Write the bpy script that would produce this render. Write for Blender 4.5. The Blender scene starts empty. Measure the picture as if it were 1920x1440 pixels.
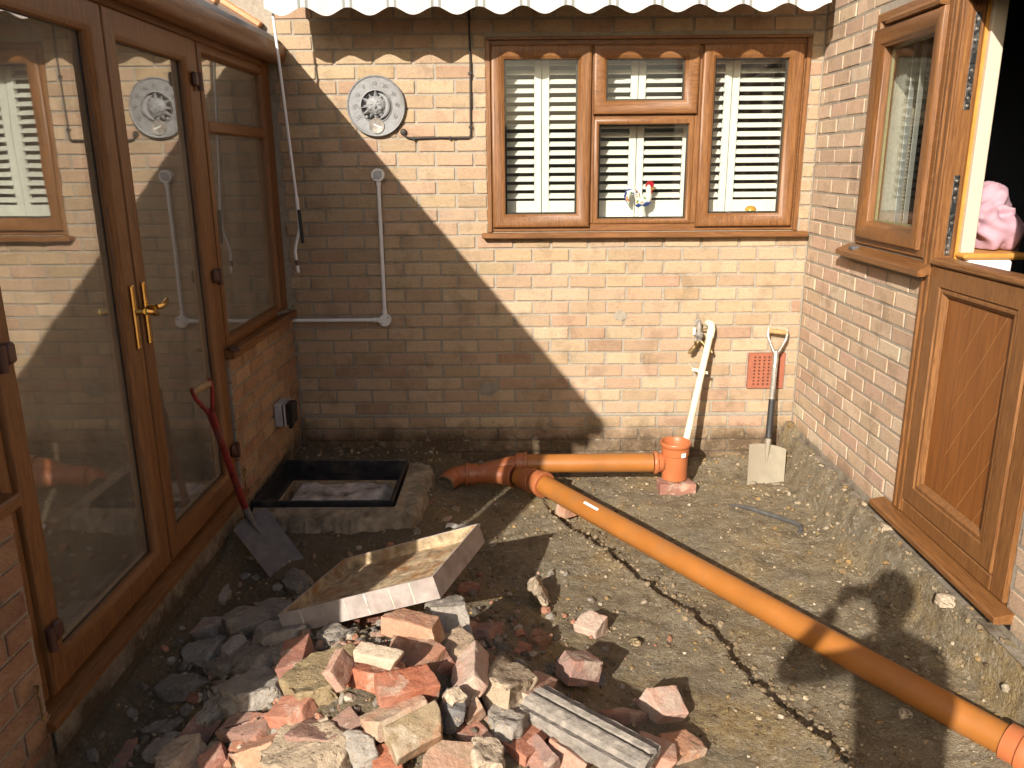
import bpy, bmesh, math, random
import numpy as np
from mathutils import Vector, Matrix, Euler, noise
random.seed(7)
SC = bpy.context.scene
COL = SC.collection
rad = math.radians

# ------------------------------------------------------------------ camera
CAM = Vector((-1.7321, -4.8910, 1.4527))
YAW, PIT, ROL = -0.008555, 0.266431, -0.007718
fw = Vector((math.sin(YAW)*math.cos(PIT), math.cos(YAW)*math.cos(PIT), -math.sin(PIT)))
rt = Vector((math.cos(YAW), -math.sin(YAW), 0)); up = rt.cross(fw)
rt, up = rt*math.cos(ROL)+up*math.sin(ROL), up*math.cos(ROL)-rt*math.sin(ROL)
cd = bpy.data.cameras.new('camera'); cam = bpy.data.objects.new('camera', cd); COL.objects.link(cam)
M = Matrix((rt, up, -fw)).transposed().to_4x4(); M.translation = CAM
cam.matrix_world = M
cd.sensor_width = 36; cd.lens = 1512.78/1920*36; cd.clip_start = 0.02; cd.clip_end = 500
SC.camera = cam

# ------------------------------------------------------------------ sky and sun
SUN = Vector((0.447, 1.0, -0.5386)).normalized()          # direction the light travels
W = bpy.data.worlds.new('World'); SC.world = W; W.use_nodes = True
wn = W.node_tree.nodes; wl = W.node_tree.links
sky = wn.new('ShaderNodeTexSky'); sky.sky_type = 'NISHITA'; sky.sun_disc = False
sky.sun_elevation = rad(26.2); sky.sun_rotation = math.atan2(-SUN.x, -SUN.y)
sky.air_density = 1.0; sky.dust_density = 4.0; sky.ozone_density = 1.0
bg = wn['Background']; bg.inputs[1].default_value = 0.072
wl.new(sky.outputs[0], bg.inputs[0])
sd = bpy.data.lights.new('sun', 'SUN'); sd.energy = 5.0; sd.angle = rad(0.53); sd.color = (1.0, 0.91, 0.80)
so = bpy.data.objects.new('sun', sd); COL.objects.link(so)
so.rotation_euler = SUN.to_track_quat('-Z', 'Y').to_euler(); so.location = (-6, -12, 8)
vs = SC.view_settings; vs.view_transform = 'Standard'; vs.look = 'None'; vs.exposure = 0.64; vs.gamma = 1; vs.use_curve_mapping = False

cy = SC.cycles; cy.use_adaptive_sampling = True; cy.adaptive_threshold = .02; cy.max_bounces = 6; cy.diffuse_bounces = 3; cy.glossy_bounces = 3; cy.transmission_bounces = 3; cy.transparent_max_bounces = 10; cy.caustics_reflective = False; cy.caustics_refractive = False

# ------------------------------------------------------------------ materials
class NT:
    def __init__(s, name):
        s.m = bpy.data.materials.new(name); s.m.use_nodes = True
        s.n = s.m.node_tree.nodes; s.l = s.m.node_tree.links; s.b = s.n['Principled BSDF']; s.out = s.n['Material Output']
    def new(s, t, **k):
        o = s.n.new(t)
        for a, v in k.items(): setattr(o, a, v)
        return o
    def put(s, sock, v):
        if hasattr(v, 'is_output') or isinstance(v, bpy.types.NodeSocket): s.l.new(v, sock)
        elif isinstance(v, (tuple, list)): sock.default_value = tuple(v)+((1,) if len(v) == 3 and len(sock.default_value) == 4 else ())
        else: sock.default_value = v
    def pos(s): return s.new('ShaderNodeNewGeometry').outputs['Position']
    def obj(s): return s.new('ShaderNodeTexCoord').outputs['Object']
    def mapv(s, v, scale=(1,1,1), rot=(0,0,0)):
        o = s.new('ShaderNodeMapping'); s.l.new(v, o.inputs[0]); o.inputs['Scale'].default_value = scale; o.inputs['Rotation'].default_value = rot
        return o.outputs[0]
    def noise(s, v, sc, det=4, ro=.55, dist=0):
        o = s.new('ShaderNodeTexNoise'); s.l.new(v, o.inputs['Vector']); o.inputs['Scale'].default_value = sc
        o.inputs['Detail'].default_value = det; o.inputs['Roughness'].default_value = ro; o.inputs['Distortion'].default_value = dist
        return o.outputs['Fac']
    def voro(s, v, sc, out='Distance', feat='F1'):
        o = s.new('ShaderNodeTexVoronoi', feature=feat); s.l.new(v, o.inputs['Vector']); o.inputs['Scale'].default_value = sc
        return o.outputs[out]
    def rng(s, v, a, b, c=0., d=1.):
        o = s.new('ShaderNodeMapRange'); s.put(o.inputs[0], v)
        for i, q in enumerate((a, b, c, d)): s.put(o.inputs[i+1], q)
        return o.outputs[0]
    def mix(s, f, a, b, mode='MIX'):
        o = s.new('ShaderNodeMix', data_type='RGBA', blend_type=mode)
        s.put(o.inputs[0], f); s.put(o.inputs[6], a); s.put(o.inputs[7], b)
        return o.outputs[2]
    def math(s, op, a, b=0., c=None):
        o = s.new('ShaderNodeMath', operation=op); s.put(o.inputs[0], a); s.put(o.inputs[1], b)
        if c is not None: s.put(o.inputs[2], c)
        return o.outputs[0]
    def sep(s, v):
        o = s.new('ShaderNodeSeparateXYZ'); s.l.new(v, o.inputs[0]); return o.outputs
    def bump(s, h, dist, st=1.0, prev=None):
        o = s.new('ShaderNodeBump'); s.put(o.inputs['Height'], h); o.inputs['Distance'].default_value = dist; o.inputs['Strength'].default_value = st
        if prev is not None: s.l.new(prev, o.inputs['Normal'])
        return o.outputs[0]
    def fin(s, col=None, rough=None, normal=None, metal=None, spec=None):
        b = s.b
        if col is not None: s.put(b.inputs['Base Color'], col)
        if rough is not None: s.put(b.inputs['Roughness'], rough)
        if normal is not None: s.l.new(normal, b.inputs['Normal'])
        if metal is not None: b.inputs['Metallic'].default_value = metal
        if spec is not None: b.inputs['Specular IOR Level'].default_value = spec
        return s.m

def plain(name, col, rough=.6, metal=0., var=.18, sc=30, bump=.0008, dirt=None, spec=.5, dk=.8):
    n = NT(name); p = n.pos(); f = n.noise(p, sc, 5)
    c = n.mix(n.rng(f, .3, .7), tuple(x*(1-var) for x in col), tuple(min(1, x*(1+var)) for x in col))
    if dirt:
        g = n.noise(p, 9, 6, .65); c = n.mix(n.rng(g, .5, .68, 0, dk), c, dirt)
    r = n.rng(f, .3, .7, max(.02, rough-.08), min(1, rough+.1))
    return n.fin(c, r, n.bump(f, bump), metal, spec)

def brickmat(name, attr=False, side=False, rust=.0022):
    n = NT(name); p = n.pos()
    if attr: base = n.new('ShaderNodeAttribute', attribute_name='tone').outputs['Color']
    else: base = n.new('ShaderNodeObjectInfo').outputs['Color']
    q = n.mapv(p, (1, 1, 1), (0, 0, rad(0)) )
    big = n.noise(p, 14, 4, .6); fine = n.noise(p, 160, 3, .7)
    c = n.mix(n.rng(big, .3, .72), base, n.mix(.5, base, (.62, .46, .28)), 'MIX')
    c = n.mix(n.rng(fine, .28, .75, .0, .55), n.mix(1, c, (.78, .74, .70), 'MULTIPLY'), c)
    red = n.noise(p, 7, 3, .6); c = n.mix(n.rng(red, .58, .78, 0, .25), c, (.46, .26, .17))
    spot = n.voro(p, 55); c = n.mix(n.rng(spot, .05, .10, .75, 0), c, (.16, .10, .07))
    wv = n.noise(p, 1.1, 3, .6); c = n.mix(n.rng(wv, .35, .68, .30, 0), c, n.mix(1, c, (.78, .75, .72), 'MULTIPLY')); sm = n.noise(n.mapv(p, (3, 3, 9)), 3., 4, .7); c = n.mix(n.rng(sm, .60, .74, 0, .55), c, (.42, .38, .31))
    # soil stain that climbs the foot of the wall
    z = n.sep(p)[2]; st = n.noise(p, 6, 4, .7)
    k = n.math('ADD', n.rng(z, -.10, -.25), n.rng(st, .35, .65, -.45, .35))
    lime = n.noise(p, 12, 3, .7)
    soil = n.mix(n.rng(lime, .56, .70), (.085, .055, .032), (.30, .23, .14))
    c = n.mix(n.math('MULTIPLY', n.math('MAXIMUM', n.math('MINIMUM', k, 1.0), 0.0), .88), c, soil)
    # diagonal drag texture of the face
    if side: d = n.mapv(p, (1, 1, 1), (rad(35), 0, 0)); d = n.mapv(d, (60, 35, 190))
    else: d = n.mapv(p, (1, 1, 1), (0, rad(-38), 0)); d = n.mapv(d, (45, 60, 220))
    dr = n.noise(d, 1.0, 3, .6)
    c = n.mix(n.rng(dr, .36, .50, .42, 0), c, n.mix(1, c, (.62, .55, .48), 'MULTIPLY'))
    nb = n.bump(n.math('ADD', dr, n.math('MULTIPLY', fine, .5)), rust*2.6)
    return n.fin(c, .9, nb, 0, .25)

def oak(name, axis):
    n = NT(name); p = n.pos()
    sc = [70, 70, 70]; sc[axis] = 3.0
    g = n.noise(n.mapv(p, tuple(sc)), 1.0, 5, .6, .4); sc2 = [330, 330, 330]; sc2[axis] = 12
    h = n.noise(n.mapv(p, tuple(sc2)), 1.0, 3, .6)
    big = n.noise(p, 3, 3)
    c = n.mix(n.rng(g, .3, .7), (.148, .062, .020), (.285, .130, .041))
    c = n.mix(n.rng(big, .35, .7, 0, .35), c, (.22, .092, .028))
    c = n.mix(n.rng(h, .38, .54, .65, 0), c, (.085, .032, .012))
    dust = n.noise(p, 40, 6, .7); c = n.mix(n.rng(dust, .60, .78, 0, .28), c, (.34, .26, .17))
    return n.fin(c, n.rng(g, .3, .7, .38, .52), n.bump(h, .0006), 0, .45)

def glassmat(name, f0, tint, wave=.0, dust=.004):  # dust: dust film, and on conservatory panes also the painted haze veil
    n = NT(name); g = n.new('ShaderNodeNewGeometry')
    dot = n.new('ShaderNodeVectorMath', operation='DOT_PRODUCT'); n.l.new(g.outputs['Normal'], dot.inputs[0]); n.l.new(g.outputs['Incoming'], dot.inputs[1])
    c = n.math('SUBTRACT', 1.0, n.math('ABSOLUTE', dot.outputs['Value']))
    F = n.math('MULTIPLY_ADD', n.math('POWER', c, 5.0), 1-f0, f0)
    p = g.outputs['Position']
    smear_haze = n.noise(n.mapv(p, (5, 5, 1.2)), 1.0, 5, .7)
    tr = n.new('ShaderNodeBsdfTransparent'); tr.inputs[0].default_value = (*tint, 1)
    gl = n.new('ShaderNodeBsdfGlossy'); gl.inputs[0].default_value = (.95, .95, .95, 1); gl.inputs['Roughness'].default_value = .012
    if wave: n.l.new(n.bump(n.noise(n.mapv(p, (1, 1, .6)), 3.0, 2, .4), wave), gl.inputs['Normal'])
    df = n.new('ShaderNodeBsdfDiffuse'); df.inputs[0].default_value = (.55, .50, .42, 1)
    m1 = n.new('ShaderNodeMixShader'); n.l.new(F, m1.inputs[0]); n.l.new(tr.outputs[0], m1.inputs[1]); n.l.new(gl.outputs[0], m1.inputs[2])
    m2 = n.new('ShaderNodeMixShader'); n.l.new(n.rng(smear_haze, .35, .75, dust, dust*2.6), m2.inputs[0]); n.l.new(m1.outputs[0], m2.inputs[1]); n.l.new(df.outputs[0], m2.inputs[2])  # dust film; on conservatory panes a pale veil painted in as interior haze
    n.l.new(m2.outputs[0], n.out.inputs[0])
    return n.m

def rubblemat(name, concrete=False):
    n = NT(name); p = n.obj(); oi = n.new('ShaderNodeObjectInfo'); base = oi.outputs['Color']
    off = n.new('ShaderNodeVectorMath', operation='ADD'); n.l.new(p, off.inputs[0])
    cmb = n.new('ShaderNodeCombineXYZ'); r10 = n.math('MULTIPLY', oi.outputs['Random'], 40.); n.l.new(r10, cmb.inputs[0]); n.l.new(r10, cmb.inputs[1]); n.l.new(cmb.outputs[0], off.inputs[1])
    q = off.outputs[0]
    a = n.noise(q, 7, 4, .6); b = n.noise(q, 70, 4, .7); d = n.noise(q, 9, 5, .65, .3)
    c = n.mix(n.rng(b, .3, .7), n.mix(1, base, (.72, .66, .62), 'MULTIPLY'), base)
    if concrete:
        c = n.mix(n.rng(a, .5, .66, 0, .6), c, n.mix(.6, base, (.20, .15, .10)))
        v = n.voro(q, 70, 'Color'); vd = n.voro(q, 70); sv = n.new('ShaderNodeSeparateColor'); n.l.new(v, sv.inputs[0])
        peb = n.math('MULTIPLY', n.rng(sv.outputs[0], .62, .66), n.rng(vd, .45, .3))
        c = n.mix(n.math('MULTIPLY', peb, .55), c, (.36, .28, .19))
        h = n.math('ADD', b, n.math('MULTIPLY', peb, .35)); bd = .006
    else:
        c = n.mix(n.rng(a, .52, .60, 0, .6), c, n.mix(.55, base, (.46, .12, .04)))
        c = n.mix(n.rng(d, .55, .64, 0, .6), c, (.52, .43, .33)); c = n.mix(n.rng(n.noise(q, 3.5, 3), .40, .68, 0, .32), c, (.50, .41, .34))
        c = n.mix(n.rng(n.noise(q, 5, 5, .7), .58, .72, 0, .75), c, (.11, .075, .05))
        h = n.math('ADD', b, n.math('MULTIPLY', d, .8)); bd = .0055
    return n.fin(c, .93, n.bump(h, bd), 0, .2)

def soilmat():
    n = NT('soil'); p = n.pos()
    a = n.noise(p, 2.1, 4, .62, .3); b = n.noise(p, 10, 5, .70, .3); c1 = n.noise(p, 58, 5, .75); e = n.noise(p, 230, 2, .7); w = n.noise(p, 4.3, 4, .6)
    c = n.mix(n.rng(b, .36, .66), (.190, .150, .095), (.40, .335, .225))
    c = n.mix(n.rng(a, .52, .64, 0, .70), c, n.mix(n.rng(c1, .35, .65), (.32, .21, .085), (.52, .39, .19)))      # ochre clay
    c = n.mix(n.rng(w, .52, .66, 0, .60), c, (.29, .26, .20))                                                 # grey clay
    crust = n.math('MULTIPLY', n.rng(n.noise(p, 33, 4, .8), .54, .64), n.rng(n.noise(p, 3.3, 3, .6), .42, .60))
    c = n.mix(n.math('MULTIPLY', crust, .75), c, (.60, .53, .42))                                                # lime crust
    c = n.mix(n.rng(c1, .30, .50, .62, 0), c, (.105, .078, .047))
    v = n.new('ShaderNodeTexVoronoi'); v.inputs['Scale'].default_value = 75; n.l.new(p, v.inputs['Vector'])
    sv = n.new('ShaderNodeSeparateColor'); n.l.new(v.outputs['Color'], sv.inputs[0])
    peb = n.math('MULTIPLY', n.rng(sv.outputs[0], .76, .79), n.rng(v.outputs['Distance'], .44, .28))
    c = n.mix(n.math('MULTIPLY', peb, .8), c, n.mix(sv.outputs[1], (.52, .45, .34), (.24, .18, .11)))
    # darker soil colour towards low x, with a noisy border
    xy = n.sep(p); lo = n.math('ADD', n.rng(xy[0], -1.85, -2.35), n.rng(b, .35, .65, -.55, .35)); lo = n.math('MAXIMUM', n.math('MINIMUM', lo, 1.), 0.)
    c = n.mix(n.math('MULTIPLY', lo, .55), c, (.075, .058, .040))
    h = n.math('ADD', n.math('ADD', n.math('MULTIPLY', b, .8), n.math('MULTIPLY', c1, 1.0)), n.math('MULTIPLY', e, .45))
    return n.fin(c, .95, n.bump(h, .024, 1.0), 0, .15)

MT = dict(
 brick=brickmat('buff_brick'), brick_j=brickmat('buff_brick_joined', attr=True), brick_s=brickmat('side_brick', side=True, rust=.0011), brick_sj=brickmat('side_brick_joined', attr=True, side=True, rust=.0011),
 oak_x=oak('golden_oak_x', 0), oak_y=oak('golden_oak_y', 1), oak_z=oak('golden_oak_z', 2),
 glass=glassmat('window_glass', .045, (.93, .95, .93)), glass_c=glassmat('conservatory_glass', .38, (.84, .86, .82), .0008, .10),
 gasket=plain('black_gasket', (.012, .012, .012), .6), spacer=plain('spacer_bar', (.36, .35, .20), .45),
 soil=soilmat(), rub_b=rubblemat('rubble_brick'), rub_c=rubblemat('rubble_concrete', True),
 pipe=plain('orange_pipe', (.335, .128, .026), .40, 0, .10, 5, .0003, dirt=(.24, .115, .045), dk=.5), fit=plain('orange_fitting', (.35, .112, .042), .40, 0, .10, 8, .0003, dirt=(.26, .16, .09), dk=.5),
 gully=plain('terracotta_plastic', (.42, .132, .048), .40, 0, .08, 6, .0003, dirt=(.34, .19, .10), dk=.35), cream=plain('cream_plastic', (.72, .66, .50), .4, 0, .08, 12, .0003, dirt=(.52, .43, .28)),
 white=plain('white_plastic', (.76, .76, .78), .35, 0, .05, 20, .0002), shutter=plain('shutter_white', (.82, .80, .75), .5, 0, .04, 20, .0002),
 black=plain('black_plastic', (.015, .015, .016), .4), bar=plain('crowbar_steel', (.10, .10, .10), .5, .3, .3, 40, .001, dirt=(.16, .13, .10)), cable=plain('black_cable', (.022, .018, .016), .55), steel=plain('galvanised_steel', (.50, .50, .49), .32, 1.0, .2, 60),
 gold=plain('polished_brass', (.85, .55, .18), .14, 1.0, .1, 30, .0002), hinge=plain('brown_hinge', (.085, .035, .025), .45),
 iron=plain('manhole_black', (.020, .022, .025), .35, .1, .4, 20, .002, dirt=(.10, .085, .07)), rust=plain('rusty_pan', (.37, .28, .17), .9, .0, .55, 26, .008, dirt=(.30, .125, .035), dk=.9),
 pan=plain('pan_side', (.36, .31, .28), .65, .0, .25, 14, .001, dirt=(.25, .185, .155)),
 conc=plain('rough_concrete', (.26, .215, .155), .95, 0, .35, 16, .012, dirt=(.09, .07, .045)), slabc=plain('grey_benching', (.46, .42, .39), .95, 0, .45, 12, .012, dirt=(.10, .08, .06)),
 mortar=None, spade=plain('clay_smeared_steel', (.27, .235, .17), .75, 0, .14, 18, .002, dirt=(.22, .185, .13)), spade2=plain('old_dull_steel', (.135, .12, .118), .65, .1, .3, 20, .002, dirt=(.15, .12, .09)),
 tube=plain('worn_grey_shaft', (.28, .255, .225), .55, .2, .45, 26, .001, dirt=(.06, .045, .04)), chrome=plain('handle_metal', (.52, .47, .41), .35, .8, .2, 30),
 wood=plain('ash_wood', (.40, .25, .11), .55, 0, .25, 50), redpaint=plain('chipped_red_paint', (.22, .022, .018), .55, 0, .35, 30, .001, dirt=(.09, .07, .06)),
 brass=plain('aged_brass', (.34, .25, .12), .4, .9, .35, 50), pewter=plain('weathered_pewter', (.235, .24, .245), .6, .1, .2, 40, .0015, dirt=(.17, .165, .155)), dark=plain('dark_void', (.010, .010, .011), .9),
 terr=plain('terracotta_vent', (.31, .105, .058), .85, 0, .15, 30), dgrey=plain('dark_grey_plastic', (.09, .09, .09), .6), slate=plain('slate_paint', (.035, .042, .055), .8), lead=plain('grey_box', (.38, .39, .41), .5),
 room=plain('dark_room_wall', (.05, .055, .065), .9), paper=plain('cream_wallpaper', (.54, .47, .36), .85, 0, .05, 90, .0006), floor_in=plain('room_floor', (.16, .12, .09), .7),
 tile_in=plain('conservatory_floor', (.38, .33, .27), .45), plaster=plain('cream_plaster', (.50, .42, .31), .85), roofp=plain('bronze_roof_sheet', (.40, .46, .56), .12, 0, .06, 4, .0002), alu=plain('roof_bar', (.50, .22, .08), .4),
 pink=plain('pink_cloth', (.46, .28, .335), .95, 0, .1, 12, .002), clothw=plain('white_cloth', (.80, .80, .84), .9), jean=plain('dark_jeans', (.03, .04, .07), .9), shirt=plain('navy_shirt', (.05, .06, .09), .9), skin=plain('skin', (.50, .29, .20), .55), hair=plain('brown_hair', (.05, .03, .02), .7),
 slab=plain('patio_concrete', (.30, .27, .22), .95, 0, .2, 5, .004), unseen_hedge=plain('unseen_hedge_leaf', (.045, .07, .022), .9, 0, .5, 30, .01), grass=plain('lawn', (.06, .09, .025), .95, 0, .4, 40, .02),
 label=plain('white_label', (.80, .80, .80), .6, 0, .03), ink=plain('label_ink', (.05, .07, .14), .6), whitehand=plain('white_paint', (.80, .80, .78), .5), paperlit=plain('paper_scrap', (.62, .60, .56), .9, 0, .12, 30, .002),
 amber=plain('honey_timber', (.50, .24, .05), .45, 0, .12, 20), blackrub=plain('black_grip', (.02, .02, .02), .6), ribt=plain('ribbed_tile', (.255, .225, .19), .94, 0, .35, 34, .010, dirt=(.16, .145, .13)),
)
def mortarmat():
    n = NT('mortar'); p = n.pos(); f = n.noise(p, 60, 6, .7); g = n.noise(p, 5, 4, .6)
    c = n.mix(n.rng(f, .3, .7), (.27, .235, .185), (.41, .36, .29)); c = n.mix(n.rng(g, .4, .7, 0, .5), c, (.28, .255, .205))
    z = n.sep(p)[2]; st = n.noise(p, 6, 6, .7)
    k = n.math('MAXIMUM', n.math('MINIMUM', n.math('ADD', n.rng(z, -.12, -.24), n.rng(st, .35, .65, -.45, .35)), 1.), 0.)
    lime = n.noise(p, 10, 6, .75); soil = n.mix(n.rng(lime, .55, .68), (.075, .05, .03), (.36, .30, .21))
    c = n.mix(n.math('MULTIPLY', k, .9), c, soil)
    return n.fin(c, .95, n.bump(f, .004), 0, .15)
MT['mortar'] = mortarmat()
def valmat():
    n = NT('striped_awning_cloth'); p = n.pos(); x = n.sep(p)[0]
    u = n.math('FRACT', n.math('MULTIPLY', x, 1/.23))
    bands = n.math('MULTIPLY', n.rng(u, .50, .505), n.rng(u, .86, .855))
    v = n.math('FRACT', n.math('MULTIPLY', x, 1/.0383)); fine = n.math('MULTIPLY', n.rng(v, .15, .2), n.rng(v, .62, .56))
    c = n.mix(n.math('MULTIPLY', bands, n.math('MULTIPLY', fine, .9)), (.54, .52, .495), (.20, .215, .205))
    c = n.mix(n.math('MULTIPLY', n.math('MULTIPLY', n.rng(u, .0, .01), n.rng(u, .40, .38)), .35), c, (.52, .44, .425))
    return n.fin(c, .9, n.bump(n.noise(p, 400, 2), .0004), 0, .2)
MT['valance'] = valmat()
def opal():
    n = NT('opal_roof_sheet'); tl = n.new('ShaderNodeBsdfTranslucent'); tl.inputs[0].default_value = (.62, .60, .55, 1)
    b = n.b; b.inputs['Base Color'].default_value = (.45, .50, .58, 1); b.inputs['Roughness'].default_value = .15
    mx = n.new('ShaderNodeMixShader'); mx.inputs[0].default_value = .55; n.l.new(b.outputs[0], mx.inputs[1]); n.l.new(tl.outputs[0], mx.inputs[2]); n.l.new(mx.outputs[0], n.out.inputs[0]); return n.m
MT['roofp'] = opal()

# ------------------------------------------------------------------ mesh helpers
def V(*a): return Vector(a if len(a) == 3 else a[0])
def wloc(o):
    v = Vector((0, 0, 0))
    while o is not None: v += o.location; o = o.parent
    return v
class MB:
    def __init__(s): s.v = []; s.f = []
    def add(s, vs, fs):
        k = len(s.v); s.v += [tuple(q) for q in vs]; s.f += [tuple(i+k for i in f) for f in fs]; return s
    def obox(s, c, ax, ay, az, ch=.0):
        """box from centre and three half-axis vectors, chamfer ch (metres)"""
        c, ax, ay, az = V(c), V(ax), V(ay), V(az); A = (ax, ay, az); Ln = [a.length for a in A]
        if ch <= 0 or ch >= min(Ln):
            vs = [c+ax*x+ay*y+az*z for x in (-1, 1) for y in (-1, 1) for z in (-1, 1)]
            return s.add(vs, [(0, 1, 3, 2), (4, 6, 7, 5), (0, 4, 5, 1), (2, 3, 7, 6), (0, 2, 6, 4), (1, 5, 7, 3)])
        vs = []; ix = {}
        for sx in (-1, 1):
            for sy in (-1, 1):
                for sz in (-1, 1):
                    sg = (sx, sy, sz)
                    for k in range(3):
                        q = c.copy()
                        for j in range(3): q += A[j]*(sg[j]*(1 if j == k else 1-ch/Ln[j]))
                        ix[(sg, k)] = len(vs); vs.append(q)
        fs = []
        for k in range(3):
            a, b = (k+1) % 3, (k+2) % 3
            for sg in (-1, 1):
                def g(p, q):
                    t = [0, 0, 0]; t[k] = sg; t[a] = p; t[b] = q; return ix[(tuple(t), k)]
                f = [g(-1, -1), g(1, -1), g(1, 1), g(-1, 1)]; fs.append(tuple(f if sg > 0 else f[::-1]))
        for k in range(3):
            a, b = (k+1) % 3, (k+2) % 3
            for p in (-1, 1):
                for q in (-1, 1):
                    def g(e, w):
                        t = [0, 0, 0]; t[k] = e; t[a] = p; t[b] = q; return ix[(tuple(t), w)]
                    f = [g(-1, a), g(1, a), g(1, b), g(-1, b)]; fs.append(tuple(f[::-1] if p*q > 0 else f))
        for sx in (-1, 1):
            for sy in (-1, 1):
                for sz in (-1, 1):
                    f = [ix[((sx, sy, sz), k)] for k in range(3)]; fs.append(tuple(f if sx*sy*sz > 0 else f[::-1]))
        return s.add(vs, fs)
    def box(s, x0, x1, y0, y1, z0, z1, ch=0.):
        return s.obox(((x0+x1)/2, (y0+y1)/2, (z0+z1)/2), ((x1-x0)/2, 0, 0), (0, (y1-y0)/2, 0), (0, 0, (z1-z0)/2), ch)
    def bar(s, a, b, w, h, upv=(0, 0, 1), ch=0.):
        a, b = V(a), V(b); d = b-a; L = d.length; d.normalize(); u = V(upv); r = d.cross(u).normalized(); u = r.cross(d)
        return s.obox((a+b)/2, d*L/2, r*w/2, u*h/2, ch)
    def tube(s, pts, r, n=14, cap=True):
        pts = [V(p) for p in pts]; rr = r if isinstance(r, (list, tuple)) else [r]*len(pts)
        ref = None; rings = []
        for i, p in enumerate(pts):
            t = (pts[min(i+1, len(pts)-1)]-pts[max(i-1, 0)]).normalized()
            if ref is None: ref = t.orthogonal().normalized()
            ref = (ref-t*ref.dot(t)).normalized(); bn = t.cross(ref)
            rings.append([p+(ref*math.cos(2*math.pi*k/n)+bn*math.sin(2*math.pi*k/n))*rr[i] for k in range(n)])
        vs = [q for R in rings for q in R]; fs = []
        for i in range(len(pts)-1):
            for k in range(n):
                k2 = (k+1) % n; fs.append((i*n+k, i*n+k2, (i+1)*n+k2, (i+1)*n+k))
        if cap: fs += [tuple(range(n))[::-1], tuple((len(pts)-1)*n+k for k in range(n))]
        return s.add(vs, fs)
    def lathe(s, o, axis, prof, n=28, cap=(False, False)):
        """profile of (distance along axis, radius)"""
        o, ax = V(o), V(axis).normalized(); u = ax.orthogonal().normalized(); w = ax.cross(u)
        vs = [o+ax*t+(u*math.cos(2*math.pi*k/n)+w*math.sin(2*math.pi*k/n))*r for t, r in prof for k in range(n)]; fs = []
        for i in range(len(prof)-1):
            for k in range(n):
                k2 = (k+1) % n; fs.append((i*n+k, i*n+k2, (i+1)*n+k2, (i+1)*n+k))
        if cap[0]: fs.append(tuple(range(n))[::-1])
        if cap[1]: fs.append(tuple((len(prof)-1)*n+k for k in range(n)))
        return s.add(vs, fs)
    def ring(s, m, u0, u1, v0, v1, prof, closed=True):
        """mitred frame: profile of (inset, out) swept round a rectangle; m maps (u,v,out) to world"""
        vs = []
        for d, h in prof:
            vs += [m(u0+d, v0+d, h), m(u1-d, v0+d, h), m(u1-d, v1-d, h), m(u0+d, v1-d, h)]
        fs = []; n = len(prof)
        for i in range(n if closed else n-1):
            j = (i+1) % n
            for k in range(4):
                k2 = (k+1) % 4; fs.append((i*4+k, i*4+k2, j*4+k2, j*4+k))
        return s.add(vs, fs)
    def prism(s, poly, m, h0, h1):
        n = len(poly); vs = [m(u, v, h0) for u, v in poly]+[m(u, v, h1) for u, v in poly]
        fs = [tuple(range(n))[::-1], tuple(range(n, 2*n))]+[(k, (k+1) % n, n+(k+1) % n, n+k) for k in range(n)]
        return s.add(vs, fs)
    def ball(s, c, rx, ry, rz, nu=16, nv=10, rot=None):
        c = V(c); vs = []; R = rot or Matrix.Identity(3)
        for i in range(nv+1):
            a = math.pi*i/nv
            for k in range(nu):
                b = 2*math.pi*k/nu; vs.append(c+R @ V(rx*math.sin(a)*math.cos(b), ry*math.sin(a)*math.sin(b), rz*math.cos(a)))
        return s.add(vs, [(i*nu+k, i*nu+(k+1) % nu, (i+1)*nu+(k+1) % nu, (i+1)*nu+k) for i in range(nv) for k in range(nu)])
    def build(s, name, mt, parent=None, smooth=False, angle=40, normals=True):
        me = bpy.data.meshes.new(name); o0 = wloc(parent) if parent is not None else Vector((0, 0, 0))
        me.from_pydata([(a-o0.x, b-o0.y, c-o0.z) for a, b, c in s.v], [], s.f); me.update()
        if normals:
            b = bmesh.new(); b.from_mesh(me); bmesh.ops.recalc_face_normals(b, faces=b.faces); b.to_mesh(me); b.free()
        me.materials.append(MT[mt] if isinstance(mt, str) else mt)
        if smooth:
            me.shade_smooth() if hasattr(me, 'shade_smooth') else [setattr(p, 'use_smooth', True) for p in me.polygons]
            b = bmesh.new(); b.from_mesh(me)
            for e in b.edges:
                if len(e.link_faces) == 2 and e.calc_face_angle(0) > rad(angle): e.smooth = False
            b.to_mesh(me); b.free()
        o = bpy.data.objects.new(name, me); COL.objects.link(o)
        if parent is not None: o.parent = parent
        return o
def tag(o, label=None, cat=None, group=None, kind=None):
    if label: o['label'] = label
    if cat: o['category'] = cat
    if group: o['group'] = group
    if kind: o['kind'] = kind
    return o
def thing(name, loc, label, cat, group=None):
    o = bpy.data.objects.new(name, None); o.empty_display_size = .1; COL.objects.link(o); o.location = loc
    return tag(o, label, cat, group)
def arc(a, b, c, n=10):
    """quadratic curve through control b"""
    a, b, c = V(a), V(b), V(c)
    return [a*(1-t)**2+b*2*t*(1-t)+c*t*t for t in [i/n for i in range(n+1)]]

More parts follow.
